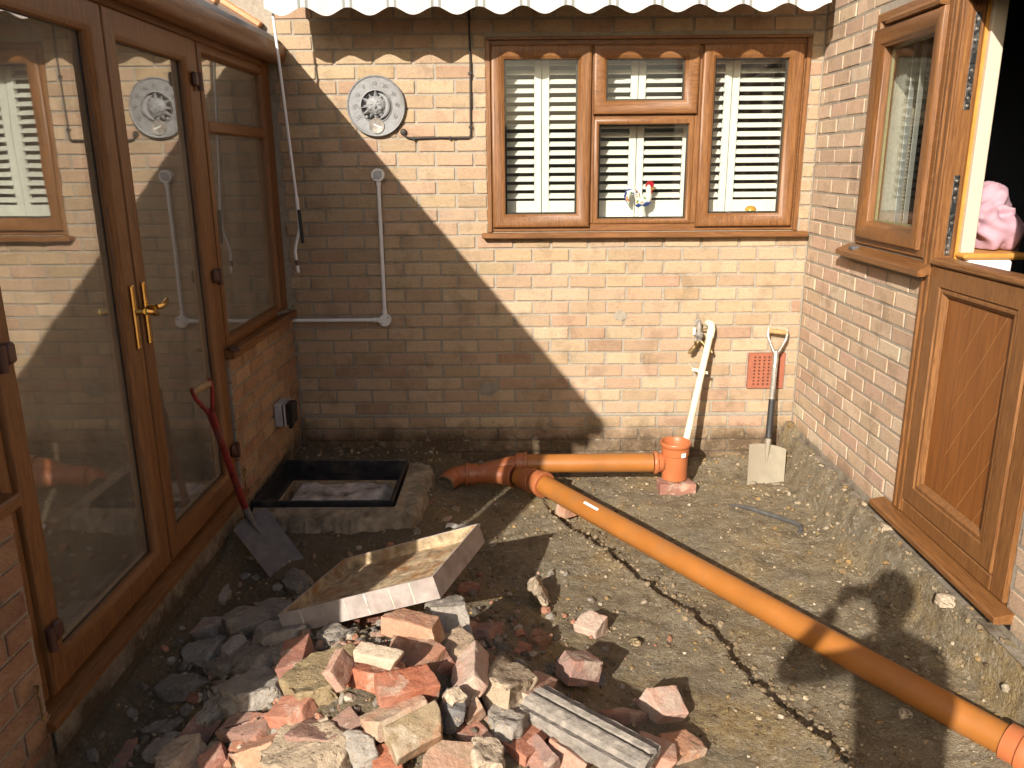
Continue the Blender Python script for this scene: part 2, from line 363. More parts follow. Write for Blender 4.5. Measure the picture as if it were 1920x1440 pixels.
# ------------------------------------------------------------------ ground
EDGE = [(-1.60, -.60), (-1.54, -.75), (-1.41, -1.03), (-1.25, -1.30), (-1.04, -1.70), (-.94, -1.97), (-.85, -2.27), (-.71, -2.63), (-.60, -3.0), (-.35, -3.9), (-.2, -4.6)]
MH = (-3.075, -2.44, -.985, -.475)     # manhole opening x0 x1 y0 y1
def sstep(a, b, x): t = np.clip((x-a)/(b-a), 0, 1); return t*t*(3-2*t)
def pile(x, y):
    m = .34*np.exp(-((x+2.12)/.5)**2-((y+2.7)/.62)**2)+.10*np.exp(-((x+2.6)/.3)**2-((y+2.2)/.5)**2)
    return -.42+m+.08*np.exp(-((x+1.55)/.35)**2-((y+3.0)/.45)**2)
def nz(x, y, s, o=4, seed=0.):
    r = np.zeros(x.shape); fx, fy, fr = x.ravel(), y.ravel(), r.ravel()
    for i in range(fx.size): fr[i] = noise.fractal(Vector((fx[i]*s+seed, fy[i]*s, seed)), 1.0, 2.1, o)
    return r
def heights(x, y):
    n1 = nz(x, y, 2.3, 3, 3.1); n2 = nz(x, y, 11, 4, 9.7); n3 = nz(x, y, 30, 3, 4.2)
    z = pile(x, y)
    ex = np.interp(-y, [-p[1] for p in EDGE], [p[0] for p in EDGE])+.022*n1+.016*n2
    d = x-ex
    tr = sstep(-.006, .012, d)*(1-sstep(.30, .62, d))
    z = z-.05*tr*sstep(-.55, -.8, y)
    z = z+.012*sstep(.10, .0, -d)*sstep(.0, .02, -d)            # crumbled lip
    z = z-(.026+.022*n1)*np.exp(-((d-.022)/(.012+.007*n1))**2)*sstep(-.7, -.9, y)  # open crack at the foot of the step
    wb = np.interp(-y, [0, .3, 1.6, 2.4, 9], [.11, .14, .15, .09, .06]); z = z+.20*sstep(-1, -.28, x/wb+.10*n1+.05*n2)+.03*sstep(-.45, -.05, x)                     # bank against the side wall
    z = z+.05*sstep(-.22, -.02, y+.03*n1)*sstep(-2.3, -1.7, x)
    ap = sstep(-1.98, -2.30, x+.06*n1)*sstep(-1.55, -1.18, y+.05*n1)
    z = np.where(ap > 0, np.maximum(z, -.42+.095*ap), z)        # apron round the manhole
    z = z+.03*sstep(-.42, -.30, y)*sstep(-2.2, -2.5, x)
    z = z+.10*sstep(-3.02, -3.12, x)*sstep(-1.0, -1.3, y)
    z = z+.012*n1+.0095*n2+.0045*np.abs(n3)*sstep(.35, -.1, n1)
    z = np.where((x > MH[0]) & (x < MH[1]) & (y > MH[2]) & (y < MH[3]), -.62, z)
    return z
GS = .0105
def ground_sheet():
    xs = np.unique(np.concatenate([np.arange(-3.135, .02, GS)])); ys = np.arange(-4.4, .03, GS)
    X, Y = np.meshgrid(xs, ys); Z = heights(X, Y); nx, ny = len(xs), len(ys)
    ed = (X < -3.0) | (Y < -4.2)
    vs = np.stack([X.ravel(), Y.ravel(), Z.ravel()], 1)
    i = (np.arange(ny-1)[:, None]*nx+np.arange(nx-1)[None, :]).ravel()
    fs = np.stack([i, i+1, i+nx+1, i+nx], 1)
    me = bpy.data.meshes.new('ground'); me.vertices.add(len(vs)); me.vertices.foreach_set('co', vs.ravel())
    me.loops.add(fs.size); me.loops.foreach_set('vertex_index', fs.ravel().astype(np.int32))
    me.polygons.add(len(fs)); me.polygons.foreach_set('loop_start', np.arange(0, fs.size, 4, dtype=np.int32))
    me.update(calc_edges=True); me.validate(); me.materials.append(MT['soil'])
    me.polygons.foreach_set('use_smooth', np.ones(len(fs), dtype=bool))
    o = bpy.data.objects.new('ground', me); COL.objects.link(o); tag(o, kind='structure', label='dug out bare clay and soil inside the courtyard')
    return xs, ys, Z
GX, GY, GZ = ground_sheet()
def gz(x, y):
    i = min(max(int(round((y-GY[0])/GS)), 0), len(GY)-1); j = min(max(int(round((x-GX[0])/GS)), 0), len(GX)-1)
    return float(GZ[i, j])
pt = MB(); pt.box(-60, 60, -7.6, -4.40, -.46, -.20); tag(pt.build('pavement', 'slab'), 'concrete patio behind the photographer', kind='structure')
lw = MB(); lw.add([(-250, -250, -.24), (250, -250, -.24), (250, -7.6, -.24), (-250, -7.6, -.24)], [(0, 1, 2, 3)]); tag(lw.build('lawn', 'grass'), 'lawn behind the patio', kind='structure')
hb = bmesh.new(); bmesh.ops.create_grid(hb, x_segments=180, y_segments=24, size=1)  # hedge out of view, added so the window glass reflects something dark
for v in hb.verts:
    u, w = v.co.x*13, (v.co.y+1)*1.25; q = .22*noise.fractal(Vector((u*1.3, w*1.6, 2)), 1., 2., 4); v.co = Vector((u-1, -13.5+q-.25*max(0, w-2.1), -.24+w+.25*noise.noise(Vector((u*.5, 3, w*.3)))))
me = bpy.data.meshes.new('unseen_hedge'); hb.to_mesh(me); hb.free(); me.materials.append(MT['unseen_hedge']); tag(bpy.data.objects.new('unseen_hedge', me), 'unseen green hedge behind the photographer, added to darken window reflections', 'unseen_hedge'); COL.objects.link(bpy.data.objects['unseen_hedge'])

# ------------------------------------------------------------------ brickwork
CH, PITCH, JNT = .0800, .225, .011
TONES = [(.55, .42, .30), (.58, .455, .33), (.53, .405, .285), (.54, .395, .295), (.50, .345, .255), (.45, .30, .225), (.61, .49, .35), (.53, .41, .275)]
TONES_S = [(.72, .565, .445), (.71, .545, .43), (.75, .61, .48), (.70, .52, .41), (.67, .48, .38), (.72, .56, .42)]
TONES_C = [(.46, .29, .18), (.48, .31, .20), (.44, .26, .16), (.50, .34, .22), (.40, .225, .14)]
BM = {}
def brick_mesh(L, h, axis, matname, var):
    key = (round(L, 3), round(h, 3), axis, matname, var)
    if key in BM: return BM[key]
    r = random.Random(hash((round(L*1000), var, axis)) & 0xffff); mb = MB(); dp = .030
    ax, ay = ((L/2, 0, 0), (0, dp, 0)) if axis == 0 else ((0, L/2, 0), (dp, 0, 0))
    mb.obox((0, 0, 0), ax, ay, (0, 0, h/2), .0035)
    vs = [(x+r.uniform(-.0016, .0016), y+r.uniform(-.0013, .0013), z+r.uniform(-.0016, .0016)) for x, y, z in mb.v]
    me = bpy.data.meshes.new('brick'); me.from_pydata(vs, [], mb.f); me.update()
    b = bmesh.new(); b.from_mesh(me); bmesh.ops.recalc_face_normals(b, faces=b.faces); b.to_mesh(me); b.free()
    me.materials.append(MT[matname]); BM[key] = me; return me
def layout(a, b, zlo, zhi, offs, holes, k0, k1, zf=None):
    """intervals (u0,u1,z0,z1) of bricks between a<b, cut by holes (u0,u1,z0,z1)"""
    out = []
    for k in range(k0, k1):
        z0, z1 = (k*CH+JNT/2, (k+1)*CH-JNT/2) if zf is None else zf(k)
        if z1 <= zlo or z0 >= zhi: continue
        z0, z1 = max(z0, zlo), min(z1, zhi)
        if z1-z0 < .02: continue
        o = offs[k % 2]+random.uniform(-.006, .006)
        u = o-math.ceil((o-a)/PITCH)*PITCH
        while u < b:
            p, q = max(u+JNT/2, a), min(u+PITCH-JNT/2, b); u += PITCH
            segs = [(p, q)]
            for h0, h1, g0, g1 in holes:
                if z1 > g0+.008 and z0 < g1-.008:
                    ns = []
                    for s0, s1 in segs:
                        if h1 <= s0 or h0 >= s1: ns.append((s0, s1)); continue
                        if h0-s0 > .0: ns.append((s0, h0-.004))
                        if s1-h1 > .0: ns.append((h1+.004, s1))
                    segs = ns
            for s0, s1 in segs:
                if s1-s0 > .022: out.append((s0+random.uniform(0, .003), s1-random.uniform(0, .003), z0, z1))
    return out
def lay(items, plane, axis, sign, parent, matname, matj, tones, keep, seed, score=None):
    """plane: coordinate of the face; sign: direction out of the wall along the other axis"""
    r = random.Random(seed); items = sorted(items, key=score or (lambda t: -(t[1]-t[0])*(t[3]-t[2])))
    jm = MB(); jt = []; base = wloc(parent)
    for n, (u0, u1, z0, z1) in enumerate(items):
        L = round((u1-u0)/.005)*.005; h = round((z1-z0)/.004)*.004
        w = [5, 5, 4, 4, 2.2, 1.0, 4, 3][:len(tones)]
        t = r.choices(tones, w)[0]; j = r.uniform(.82, 1.12); t = tuple(min(.75, c*j*r.uniform(.97, 1.03)) for c in t)
        me = brick_mesh(max(L, .02), max(h, .02), axis, matname, n % 4); off = plane+sign*(-.030+r.uniform(-.0012, .0022))
        c = Vector(((u0+u1)/2, off, (z0+z1)/2)) if axis == 0 else Vector((off, (u0+u1)/2, (z0+z1)/2))
        if n < keep:
            o = bpy.data.objects.new('brick', me); COL.objects.link(o); o.parent = parent; o.location = c-base; o.color = (*t, 1)
            o.rotation_euler = (r.uniform(-.006, .006), r.uniform(-.006, .006), r.uniform(-.004, .004))
        else:
            k = len(jm.f); jm.add([c+v.co for v in me.vertices], [tuple(p.vertices) for p in me.polygons]); jt += [t]*(len(jm.f)-k)
    if jm.f:
        o = jm.build('brick_remainder', matj, parent); tag(o, kind='stuff')
        at = o.data.attributes.new('tone', 'FLOAT_COLOR', 'FACE')
        at.data.foreach_set('color', np.array([(*t, 1) for t in jt], dtype=np.float32).ravel())

# back wall of the house -------------------------------------------------
WX0, WX1, WZ0, WZ1 = -1.905, -.075, 1.058, 2.138          # window opening
back = thing('house_wall', (-1.56, .12, -.6), 'buff brick house wall facing the camera with a shuttered oak window and air brick', 'wall')
core = MB()
core.box(-3.42, WX0, .0062, .24, -.6, 2.95); core.box(WX1, .26, .0062, .24, -.6, 2.95)
core.box(WX0, WX1, .0062, .24, -.6, WZ0); core.box(WX0, WX1, .0062, .24, WZ1, 2.95)
core.build('mortar', 'mortar', back)
AB = (-.303, -.078, .085, .310)
def zf(k):
    if k >= -1: return (k*CH+JNT/2, (k+1)*CH-JNT/2)
    return (k*CH-.016+JNT/2, (k+1)*CH-.016-JNT/2)           # thick damp course joint
L1 = layout(-3.118, -.003, -.52, 2.62, (-.18, -.0665), [(WX0-.002, WX1+.002, 1.040, WZ1+.004), (AB[0]-.004, AB[1]+.004, AB[2]-.002, AB[3]+.002)], -6, 33, zf)
lay(L1, 0., 0, -1, back, 'brick', 'brick_j', TONES, 300, 5, score=lambda t: (0 if -.10 < t[2] < 2.22 else (1 if t[2] >= 2.22 else .5))-(t[1]-t[0])*.5)
dpc = MB(); dpc.box(-3.118, -.003, -.002, .02, -.0925, -.0745); dpc.build('damp_course_joint', 'mortar', back)
# mortar patches
for c, r0 in (((-1.925, -.0035, .085), .055), ((-1.106, -.0035, .548), .038)):
    pm = MB(); n = 22; pts = []
    for k in range(n):
        a = 2*math.pi*k/n; q = r0*(1+.25*noise.noise(Vector((math.cos(a)*1.7+c[0]*5, math.sin(a)*1.7, 3)))); pts.append((q*1.15*math.cos(a), q*.8*math.sin(a)))
    pm.prism(pts, lambda u, v, h, c=c: V(c[0]+u, c[1]-h, c[2]+v), -.004, .002); pm.build('mortar_patch', 'mortar', back)
# air brick
am = MB(); nx, nz_ = 6, 9
x0, x1, z0, z1 = AB; cw, chh = (x1-x0-.05)/nx, (z1-z0-.03)/nz_
am.box(x0, x1, .0, .05, z0, z1)
F = -.012
for i in range(nx+1): 
    xa = x0 if i == 0 else x0+.025+i*cw-cw*.30; xb = x1 if i == nx else x0+.025+i*cw+cw*.30
    am.box(xa, xb, F, -.0005, z0, z1)
for i in range(nx):
    xa, xb = x0+.025+i*cw+cw*.30, x0+.025+(i+1)*cw-cw*.30
    if i == 0: pass
    for j in range(nz_+1):
        za = z0 if j == 0 else z0+.015+j*chh-chh*.28; zb = z1 if j == nz_ else z0+.015+j*chh+chh*.28
        am.box(xa, xb, F+.0006, -.0005, za, zb)
ab = am.build('air_brick', 'terr', back); tag(ab, 'square terracotta air brick with rows of small holes')
hm = MB(); hm.box(x0+.012, x1-.012, -.0012, -.0008, z0+.01, z1-.01); hm.build('vent_hole_backing', 'dark', ab)

# back window --------------------------------------------------------------
def mback(u, v, h): return V(u, -h, v)
win = MB(); FR = [(0, -.07), (0, -.022), (.006, -.016), (.040, -.016), (.048, -.026), (.048, -.07)]
win.ring(mback, WX0, WX1, WZ0, WZ1, FR)
wo = win.build('window', 'oak_x', back); tag(wo, 'golden oak framed window with three casements and white louvred shutters')
mu = MB(); mu.box(-1.325, -1.283, .0145, .07, WZ0+.045, WZ1-.045, .004); mu.box(-.708, -.664, .0145, .07, WZ0+.045, WZ1-.045, .004); mu.build('mullion', 'oak_z', wo)
mu = MB(); mu.box(-1.283, -.708, .016, .07, 1.690, 1.722, .004); mu.build('transom', 'oak_x', wo)
CA = [(0, -.055), (0, .004), (.004, .010), (.016, .012), (.058, .006), (.064, -.001), (.072, -.006), (.076, -.014), (.076, -.055)]
FX = [(0, -.060), (0, -.012), (.006, -.008), (.020, -.010), (.028, -.018), (.028, -.060)]
for i, (u0, u1, v0, v1, pf) in enumerate([(-1.880, -1.308, 1.086, 2.100, CA), (-1.296, -.698, 1.723, 2.098, CA), (-.678, -.110, 1.084, 2.096, CA), (-1.2835, -.7085, 1.1045, 1.6955, FX)]):
    m = MB(); m.ring(mback, u0, u1, v0, v1, pf); m.build('casement' if pf is CA else 'fixed_frame', 'oak_z' if i != 1 else 'oak_x', wo, smooth=True, angle=50)
    d = pf[-1][0]-.004; g = MB(); g.box(u0+d, u1-d, .030, .036, v0+d, v1-d); g.build('pane', 'glass', wo)
    sp = MB(); sp.ring(lambda u, v, h: V(u, .0385-h, v), u0+d, u1-d, v0+d, v1-d, [(0, 0), (0, .002), (.014, .002), (.014, 0)]); sp.build('gasket', 'gasket', wo)
sl = MB(); sl.box(-1.945, -.018, -.062, .02, 1.024, 1.0555, .006); sl.build('window_sill', 'oak_x', wo)
hd = MB(); hd.box(WX0-.004, WX1+.004, -.006, .014, WZ1-.012, WZ1+.004, .002); hd.build('head_trim', 'oak_x', wo)
tm = MB(); tm.box(WX0-.006, WX0+.020, -.004, .019, WZ0, WZ1-.014, .002); tm.box(WX1-.020, WX1+.006, -.004, .019, WZ0, WZ1-.014, .002); tm.build('side_trim', 'oak_z', wo)

# right-hand wall of the house ---------------------------------------------
RW = dict(wy0=-1.425, wy1=-.706, wz0=1.050, wz1=2.125, dy0=-2.315, dy1=-1.425, dz0=-.075)
side = thing('house_wall', (.12, -2.2, -.6), 'pinkish buff brick side wall with an oak window and a stable door', 'wall')
core = MB()
for a, b, c, d in ((-4.395, -2.315, -.6, 2.95), (-2.315, -1.425, -.6, -.12), (-2.315, -1.425, 2.125, 2.95), (-1.425, -.706, -.6, 1.050), (-1.425, -.706, 2.125, 2.95), (-.706, .006, -.6, 2.95)):
    core.box(.0028, .24, a, b, c, d)
core.build('mortar', 'mortar', side)
L2 = layout(-4.39, -.012, -.185, 2.62, (-.075, -.19), [(-2.317, -1.423, -.13, 2.127), (-1.43, -.704, 1.02, 2.127)], -3, 33)
lay(L2, 0., 1, -1, side, 'brick_s', 'brick_sj', TONES_S, 300, 9, score=lambda t: 0 if t[0] > -2.9 and t[2] < 2.3 else 1)
ft = MB(); ft.box(-.030, .02, -4.39, -.012, -.55, -.190); ft.build('footing', 'soil', side)
lg = MB()
y = -.02
while y > -4.3:
    L = random.uniform(.12, .3); lg.box(-.030-random.uniform(0, .012), -.001, y-L, y-.004, -.190, -.183-random.uniform(0, .006), .003); y -= L
lg.build('mortar_ledge', 'mortar', side)
def mside(u, v, h): return V(-h, u, v)
# side window
sw = MB(); sw.ring(mside, RW['wy0']+.001, RW['wy1'], RW['wz0'], RW['wz1'], [(0, -.07), (0, .004), (.005, .009), (.038, .009), (.046, -.004), (.046, -.07)])
swo = sw.build('window', 'oak_y', side); tag(swo, 'narrow golden oak side window with trickle vent')
m = MB(); m.ring(mside, -1.388, -.738, 1.083, 2.050, [(0, -.05), (0, .024), (.004, .030), (.016, .032), (.062, .026), (.068, .018), (.080, .012), (.084, .002), (.084, -.05)]); m.build('casement', 'oak_z', swo, smooth=True, angle=50)
g = MB(); g.box(.020, .026, -1.308, -.818, 1.163, 1.970); g.build('pane', 'glass', swo)
m = MB(); m.ring(lambda u, v, h: V(.030-h, u, v), -1.308, -.818, 1.163, 1.970, [(0, -.01), (0, .002), (.012, .002), (.012, -.01)]); m.build('spacer_bar', 'spacer', swo)
m = MB(); m.prism([(.004, 2.050), (-.042, 2.058), (-.046, 2.072), (-.014, 2.094), (.004, 2.094)], lambda u, v, h: V(u, h, v), -1.375, -.88); m.build('trickle_vent', 'oak_y', swo)
m = MB(); m.prism([(.0, .992), (-.030, .992), (-.034, .985), (-.066, .985), (-.068, 1.008), (-.062, 1.014), (.0, 1.040)], lambda u, v, h: V(u, h, v), -1.515, -.615); m.build('window_sill', 'oak_y', swo)
m = MB(); m.box(-.052, -.012, -.79, -.735, 1.018, 1.040, .006); gb = m.build('small_block', 'dgrey'); tag(gb, 'small dark grey packer block left on the side window sill', 'block')
# stable door
dr = MB(); dr.box(-.012, .07, -1.525, -1.428, -.075, 2.123, .006); dr.box(-.012, .07, -2.313, -2.225, -.075, 2.123, .006); dr.box(-.011, .07, -2.225, -1.525, 2.04, 2.122, .006); dr.box(-.011, .07, -2.225, -1.525, -.077, -.012, .006)
dro = dr.build('door', 'oak_z', side); tag(dro, 'golden oak stable door with the lower leaf shut and the upper half open')
m = MB(); m.box(-.020, .005, -1.470, -1.455, -.07, 2.12, .003); m.box(-.018, -.0005, -1.512, -1.492, -.07, 2.12, .003); m.build('frame_moulding', 'oak_z', dro)
m = MB(); m.ring(mside, -2.224, -1.528, -.005, 1.035, [(0, -.055), (0, .010), (.006, .018), (.078, .018), (.084, .010), (.090, .014), (.100, .014), (.118, -.004), (.122, -.012), (.122, -.055)]); m.build('lower_leaf', 'oak_z', dro, smooth=True, angle=30)
m = MB(); m.box(-.030, .05, -2.226, -1.530, 1.0365, 1.066, .008); m.build('leaf_top_rail', 'oak_y', dro)
py0, py1, pz0, pz1 = -2.104, -1.648, .115, .915
pm = NT('grooved_oak_panel'); q = pm.pos(); s3 = pm.sep(q)
gr = pm.noise(pm.mapv(q, (60, 60, 3)), 1., 5, .6, .4); cc = pm.mix(pm.rng(gr, .3, .7), (.165, .055, .012), (.27, .098, .022))
dg = pm.math('FRACT', pm.math('MULTIPLY', pm.math('ADD', pm.math('MULTIPLY', s3[1], 1.55), s3[2]), 1/.19)); ln = pm.math('MULTIPLY', pm.rng(dg, .0, .012), pm.rng(dg, .05, .038))
msk = pm.math('MULTIPLY', ln, pm.rng(s3[1], -1.77, -1.79)); cc = pm.mix(pm.math('MULTIPLY', msk, .8), cc, (.42, .20, .06))
MT['panel'] = pm.fin(cc, .42, pm.bump(pm.math('SUBTRACT', gr, pm.math('MULTIPLY', msk, 2.)), .001))
m = MB(); m.box(.006, .03, py0, py1, pz0, pz1, .002); m.build('panel', 'panel', dro)
m = MB(); m.prism([(.02, -.124), (-.064, -.124), (-.070, -.118), (-.070, -.100), (-.062, -.094), (.02, -.079)], lambda u, v, h: V(u, h, v), -2.365, -1.325); m.build('threshold_sill', 'oak_y', dro)
m = MB(); m.box(-.004, .02, -2.36, -1.33, -.150, -.1245); m.build('sill_gap', 'black', dro)
for z0_, z1_ in ((1.645, 2.000), (1.075, 1.395)):
    k = MB(); k.box(.026, .050, -1.529, -1.5255, z0_, z1_, .001); ko = k.build('strike_plate', 'steel', dro)
    k = MB()
    for t in (.04, .12, .22, .33, .41, .72, .83, .93): zz = z0_+(z1_-z0_)*t; k.lathe((.038, -1.5292, zz), (0, -1, 0), [(0, .006), (.002, .0055), (.0025, .0)], 10)
    k.build('screw', 'chrome', ko, smooth=True)
    k = MB(); k.box(.031, .046, -1.5325, -1.5292, z0_+.17, z0_+.21); k.box(.034, .045, -1.5325, -1.5292, z0_+.10, z0_+.125); k.build('latch_hole', 'dark', ko)
# room behind the side wall -------------------------------------------------
rm = thing('room_interior', (1.5, -1.2, -.1), 'dark room seen through the open upper half of the stable door', 'room')
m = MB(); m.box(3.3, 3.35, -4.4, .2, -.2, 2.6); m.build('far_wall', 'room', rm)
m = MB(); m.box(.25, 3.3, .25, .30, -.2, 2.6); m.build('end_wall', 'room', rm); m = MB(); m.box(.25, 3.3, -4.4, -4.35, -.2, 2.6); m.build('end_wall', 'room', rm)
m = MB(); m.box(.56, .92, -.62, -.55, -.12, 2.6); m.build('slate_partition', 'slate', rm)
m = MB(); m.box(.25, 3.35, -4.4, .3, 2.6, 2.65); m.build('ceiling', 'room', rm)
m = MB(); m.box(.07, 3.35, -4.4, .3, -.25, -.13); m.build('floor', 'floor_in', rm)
m = MB(); m.box(.085, .140, -1.545, -1.43, -.12, 2.12, .004); m.build('papered_reveal', 'paper', rm)
m = MB(); m.box(.0705, .084, -1.5250, -1.43, 1.0, 2.1); m.build('timber_lining', 'amber', rm)
m = MB(); m.box(.072, .34, -1.60, -.60, 1.062, 1.088, .010); m.build('window_board', 'amber', rm)
m = MB(); m.box(.0885, .27, -1.60, -1.548, .96, 1.0605, .008); m.build('white_ledge', 'clothw', rm)
vb = thing('vertical_blind', (.14, -1.0, 1.05), 'pale vertical blind slats behind the side window', 'blind')
for i, yy in enumerate((-.84, -.93, -1.03, -1.13, -1.23)):
    b = MB(); a = rad(35); b.obox((.13, yy, 1.55), (.03*math.cos(a), .05*math.sin(a), 0), (-.0008*math.sin(a), .0008, 0), (0, 0, .46)); b.build('slat', 'shutter' if i else 'label', vb)
b = MB()
for k in range(46): b.ball((.11, -.955+.02*math.sin(k/46*3.1), 1.92-k*.018), .0035, .0035, .0035, 6, 4)
b.build('bead_chain', 'steel', vb, smooth=True)

# laundry on the board
lm = bmesh.new(); bmesh.ops.create_icosphere(lm, subdivisions=5, radius=1)
for v in lm.verts:
    p = v.co.copy(); f = noise.ridged_multi_fractal(Vector((p.x*.7, p.y*.7, p.z*1.7+p.x*.5))+noise.noise_vector(p*.9)*.4+Vector((3, 1, 7)), 1.1, 2.0, 3, 1.0, 2.0)
    r_ = 1+.06*(f-1.1)+.38*noise.noise(p*1.0)+.085*math.sin(8*p.z+5*noise.noise(p*1.2)+3*p.x)+.06*math.sin(11*p.y+6*noise.noise(p*1.6+Vector((4, 0, 0)))+4*p.z); p *= r_; sl_ = max(0, p.z)
    v.co = Vector((.275+p.x*.13+.04*p.z, -1.32+p.y*.20, 1.195+p.z*.145-(.05 if p.x > .3 else 0)*p.x))
    if v.co.z < 1.092: 
        v.co.z = 1.092-(max(0, v.co.x-.34)*1.6)
me = bpy.data.meshes.new('laundry'); lm.to_mesh(me); lm.free(); me.materials.append(MT['pink']); [setattr(p, 'use_smooth', True) for p in me.polygons]
lo = bpy.data.objects.new('laundry_heap', me); COL.objects.link(lo); tag(lo, 'crumpled pink washing heaped on the ledge inside the stable door', 'laundry')

# room behind the back window and its shutters ------------------------------
rb = thing('room_interior', (-1, 1.5, 1), 'dark room behind the shutters of the back window', 'room')
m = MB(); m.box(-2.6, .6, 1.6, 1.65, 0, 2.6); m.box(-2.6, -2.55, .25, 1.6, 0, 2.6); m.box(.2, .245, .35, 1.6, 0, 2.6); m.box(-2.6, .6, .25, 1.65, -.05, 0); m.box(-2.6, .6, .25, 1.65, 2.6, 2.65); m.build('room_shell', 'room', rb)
m = MB(); m.box(WX0, WX1, .0705, .30, 1.045, 1.120, .004); m.build('window_board', 'shutter', rb)
leaves = [(-1.872, -1.588, 'far left leaf of the white shutters in the left casement'), (-1.584, -1.305, 'right leaf of the white shutters in the left casement'), (-1.301, -1.020, 'left leaf of the white shutters in the middle bay behind the rooster tail'),
          (-1.016, -.700, 'right leaf of the white shutters in the middle bay behind the rooster head'), (-.696, -.468, 'left leaf of the white shutters in the right casement'), (-.464, -.112, 'far right leaf of the white shutters by the small dome ornament')]
lou = None
for a, b_, lab in leaves:
    t = thing('louvred_shutter', ((a+b_)/2, .17, 1.085), lab, 'shutter', 'white louvred shutters behind the back window')
    f = MB(); zb, zt = 1.122, 2.115
    f.box(a, a+.042, .155, .183, zb, zt, .003); f.box(b_-.042, b_, .155, .183, zb, zt, .003); f.build('stile', 'shutter', t)
    f = MB(); f.box(a+.042, b_-.042, .157, .181, zb, 1.232, .003); f.box(a+.042, b_-.042, .157, .181, 2.05, zt, .003); f.build('rail', 'shutter', t)
    for k in range(16):
        tl = rad(29+random.uniform(-1.6, 1.6))
        z = 1.262+k*.0505; f = MB(); W2 = (b_-a)/2-.043
        f.obox(((a+b_)/2, .169, z), (W2, 0, 0), (0, .027*math.cos(tl), .027*math.sin(tl)), (0, -.0042*math.sin(tl), .0042*math.cos(tl)), .003); f.build('louvre', 'shutter', t)

# ------------------------------------------------------------------ conservatory
FXC = -3.145                                                # front plane of its frames
con = thing('conservatory', (-4.4, -1.7, -.2), 'golden oak conservatory with glazed double doors on dwarf brick walls', 'conservatory')
def mcon(u, v, h): return V(FXC+h, u, v)
# dwarf walls
for (ya, yb, keep, lab) in ((-1.125, -.004, 120, 'far dwarf wall of orange buff bricks with a power socket'), (-3.395, -2.865, 120, 'near dwarf wall of red brown bricks beside the doors')):
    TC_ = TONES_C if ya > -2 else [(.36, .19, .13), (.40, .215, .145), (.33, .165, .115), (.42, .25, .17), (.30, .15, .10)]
    w = MB(); w.box(-3.35, -3.126, ya+.004, yb, -.60, .555); wo_ = w.build('dwarf_wall', 'mortar', con); tag(wo_, lab)
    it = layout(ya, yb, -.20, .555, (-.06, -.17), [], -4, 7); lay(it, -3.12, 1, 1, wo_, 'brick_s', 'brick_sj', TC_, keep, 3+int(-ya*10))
    en = MB(); y_ = ya if ya > -2 else yb
    if ya > -2:
        for k in range(-2, 7): en.box(-3.232, -3.124, ya-.006, ya+.003, k*CH+JNT/2-.04, (k+1)*CH-JNT/2-.04, .002)
        en.build('reveal_end', 'mortar', wo_)
    s = MB(); s.box(-3.30, -3.090, ya-.012 if ya > -2 else ya, yb+.012 if ya < -2 else yb-.0, .5575, .598, .006); s.build('sill', 'oak_y', con)
m = MB(); m.box(-3.36, -3.131, -2.861, -1.129, -.6, -.155); m.build('door_footing', 'soil', con)
m = MB(); m.box(-3.131, -3.118, -2.85, -1.14, -.255, -.150, .004)
m.build('footing_render', 'mortar', con)
m = MB(); m.prism([(-3.25, -.149), (-3.100, -.149), (-3.094, -.143), (-3.094, -.122), (-3.25, -.090)], lambda u, v, h: V(u, h, v), -2.885, -1.105); m.build('door_sill', 'oak_y', con)
# frame posts, head and gutter
for ya, yb, zb_, zt_ in ((-.118, -.002, .5985, 2.06), (-1.150, -1.086, -.089, 1.984), (-2.862, -2.806, -.089, 1.984), (-3.39, -3.30, .5985, 2.06)):
    m = MB(); m.box(-3.235, FXC, ya, yb, zb_, zt_, .006); m.build('post', 'oak_z', con)
m = MB(); m.box(-3.235, FXC+.001, -3.30, -.118, 1.985, 2.062, .005); m.build('head_rail', 'oak_y', con)
# side lights next to the wall: transom with panes above and below
m = MB(); m.ring(mcon, -1.085, -.119, .599, 1.984, [(0, -.07), (0, .002), (.004, .005), (.038, .005), (.048, -.006), (.052, -.018), (.052, -.07)]); m.build('window_frame', 'oak_z', con, smooth=True, angle=45)
m = MB(); m.box(-3.215, FXC+.0035, -1.034, -.170, 1.600, 1.655, .008); m.build('transom', 'oak_y', con)
for v0, v1 in ((.652, 1.600), (1.655, 1.932)):
    g = MB(); g.box(FXC-.034, FXC-.028, -1.034, -.170, v0, v1); g.build('pane', 'glass_c', con)
    m = MB(); m.ring(lambda u, v, h: V(FXC-.036+h, u, v), -1.034, -.170, v0, v1, [(0, -.004), (0, .0015), (.016, .0015), (.016, -.004)]); m.build('spacer_bar', 'spacer', con)
m = MB(); m.ring(mcon, -3.30, -2.863, .599, 1.984, [(0, -.07), (0, .002), (.038, .005), (.052, -.018), (.052, -.07)]); m.build('window_frame', 'oak_z', con)
g = MB(); g.box(FXC-.034, FXC-.028, -3.25, -2.91, .65, 1.935); g.build('pane', 'glass_c', con)
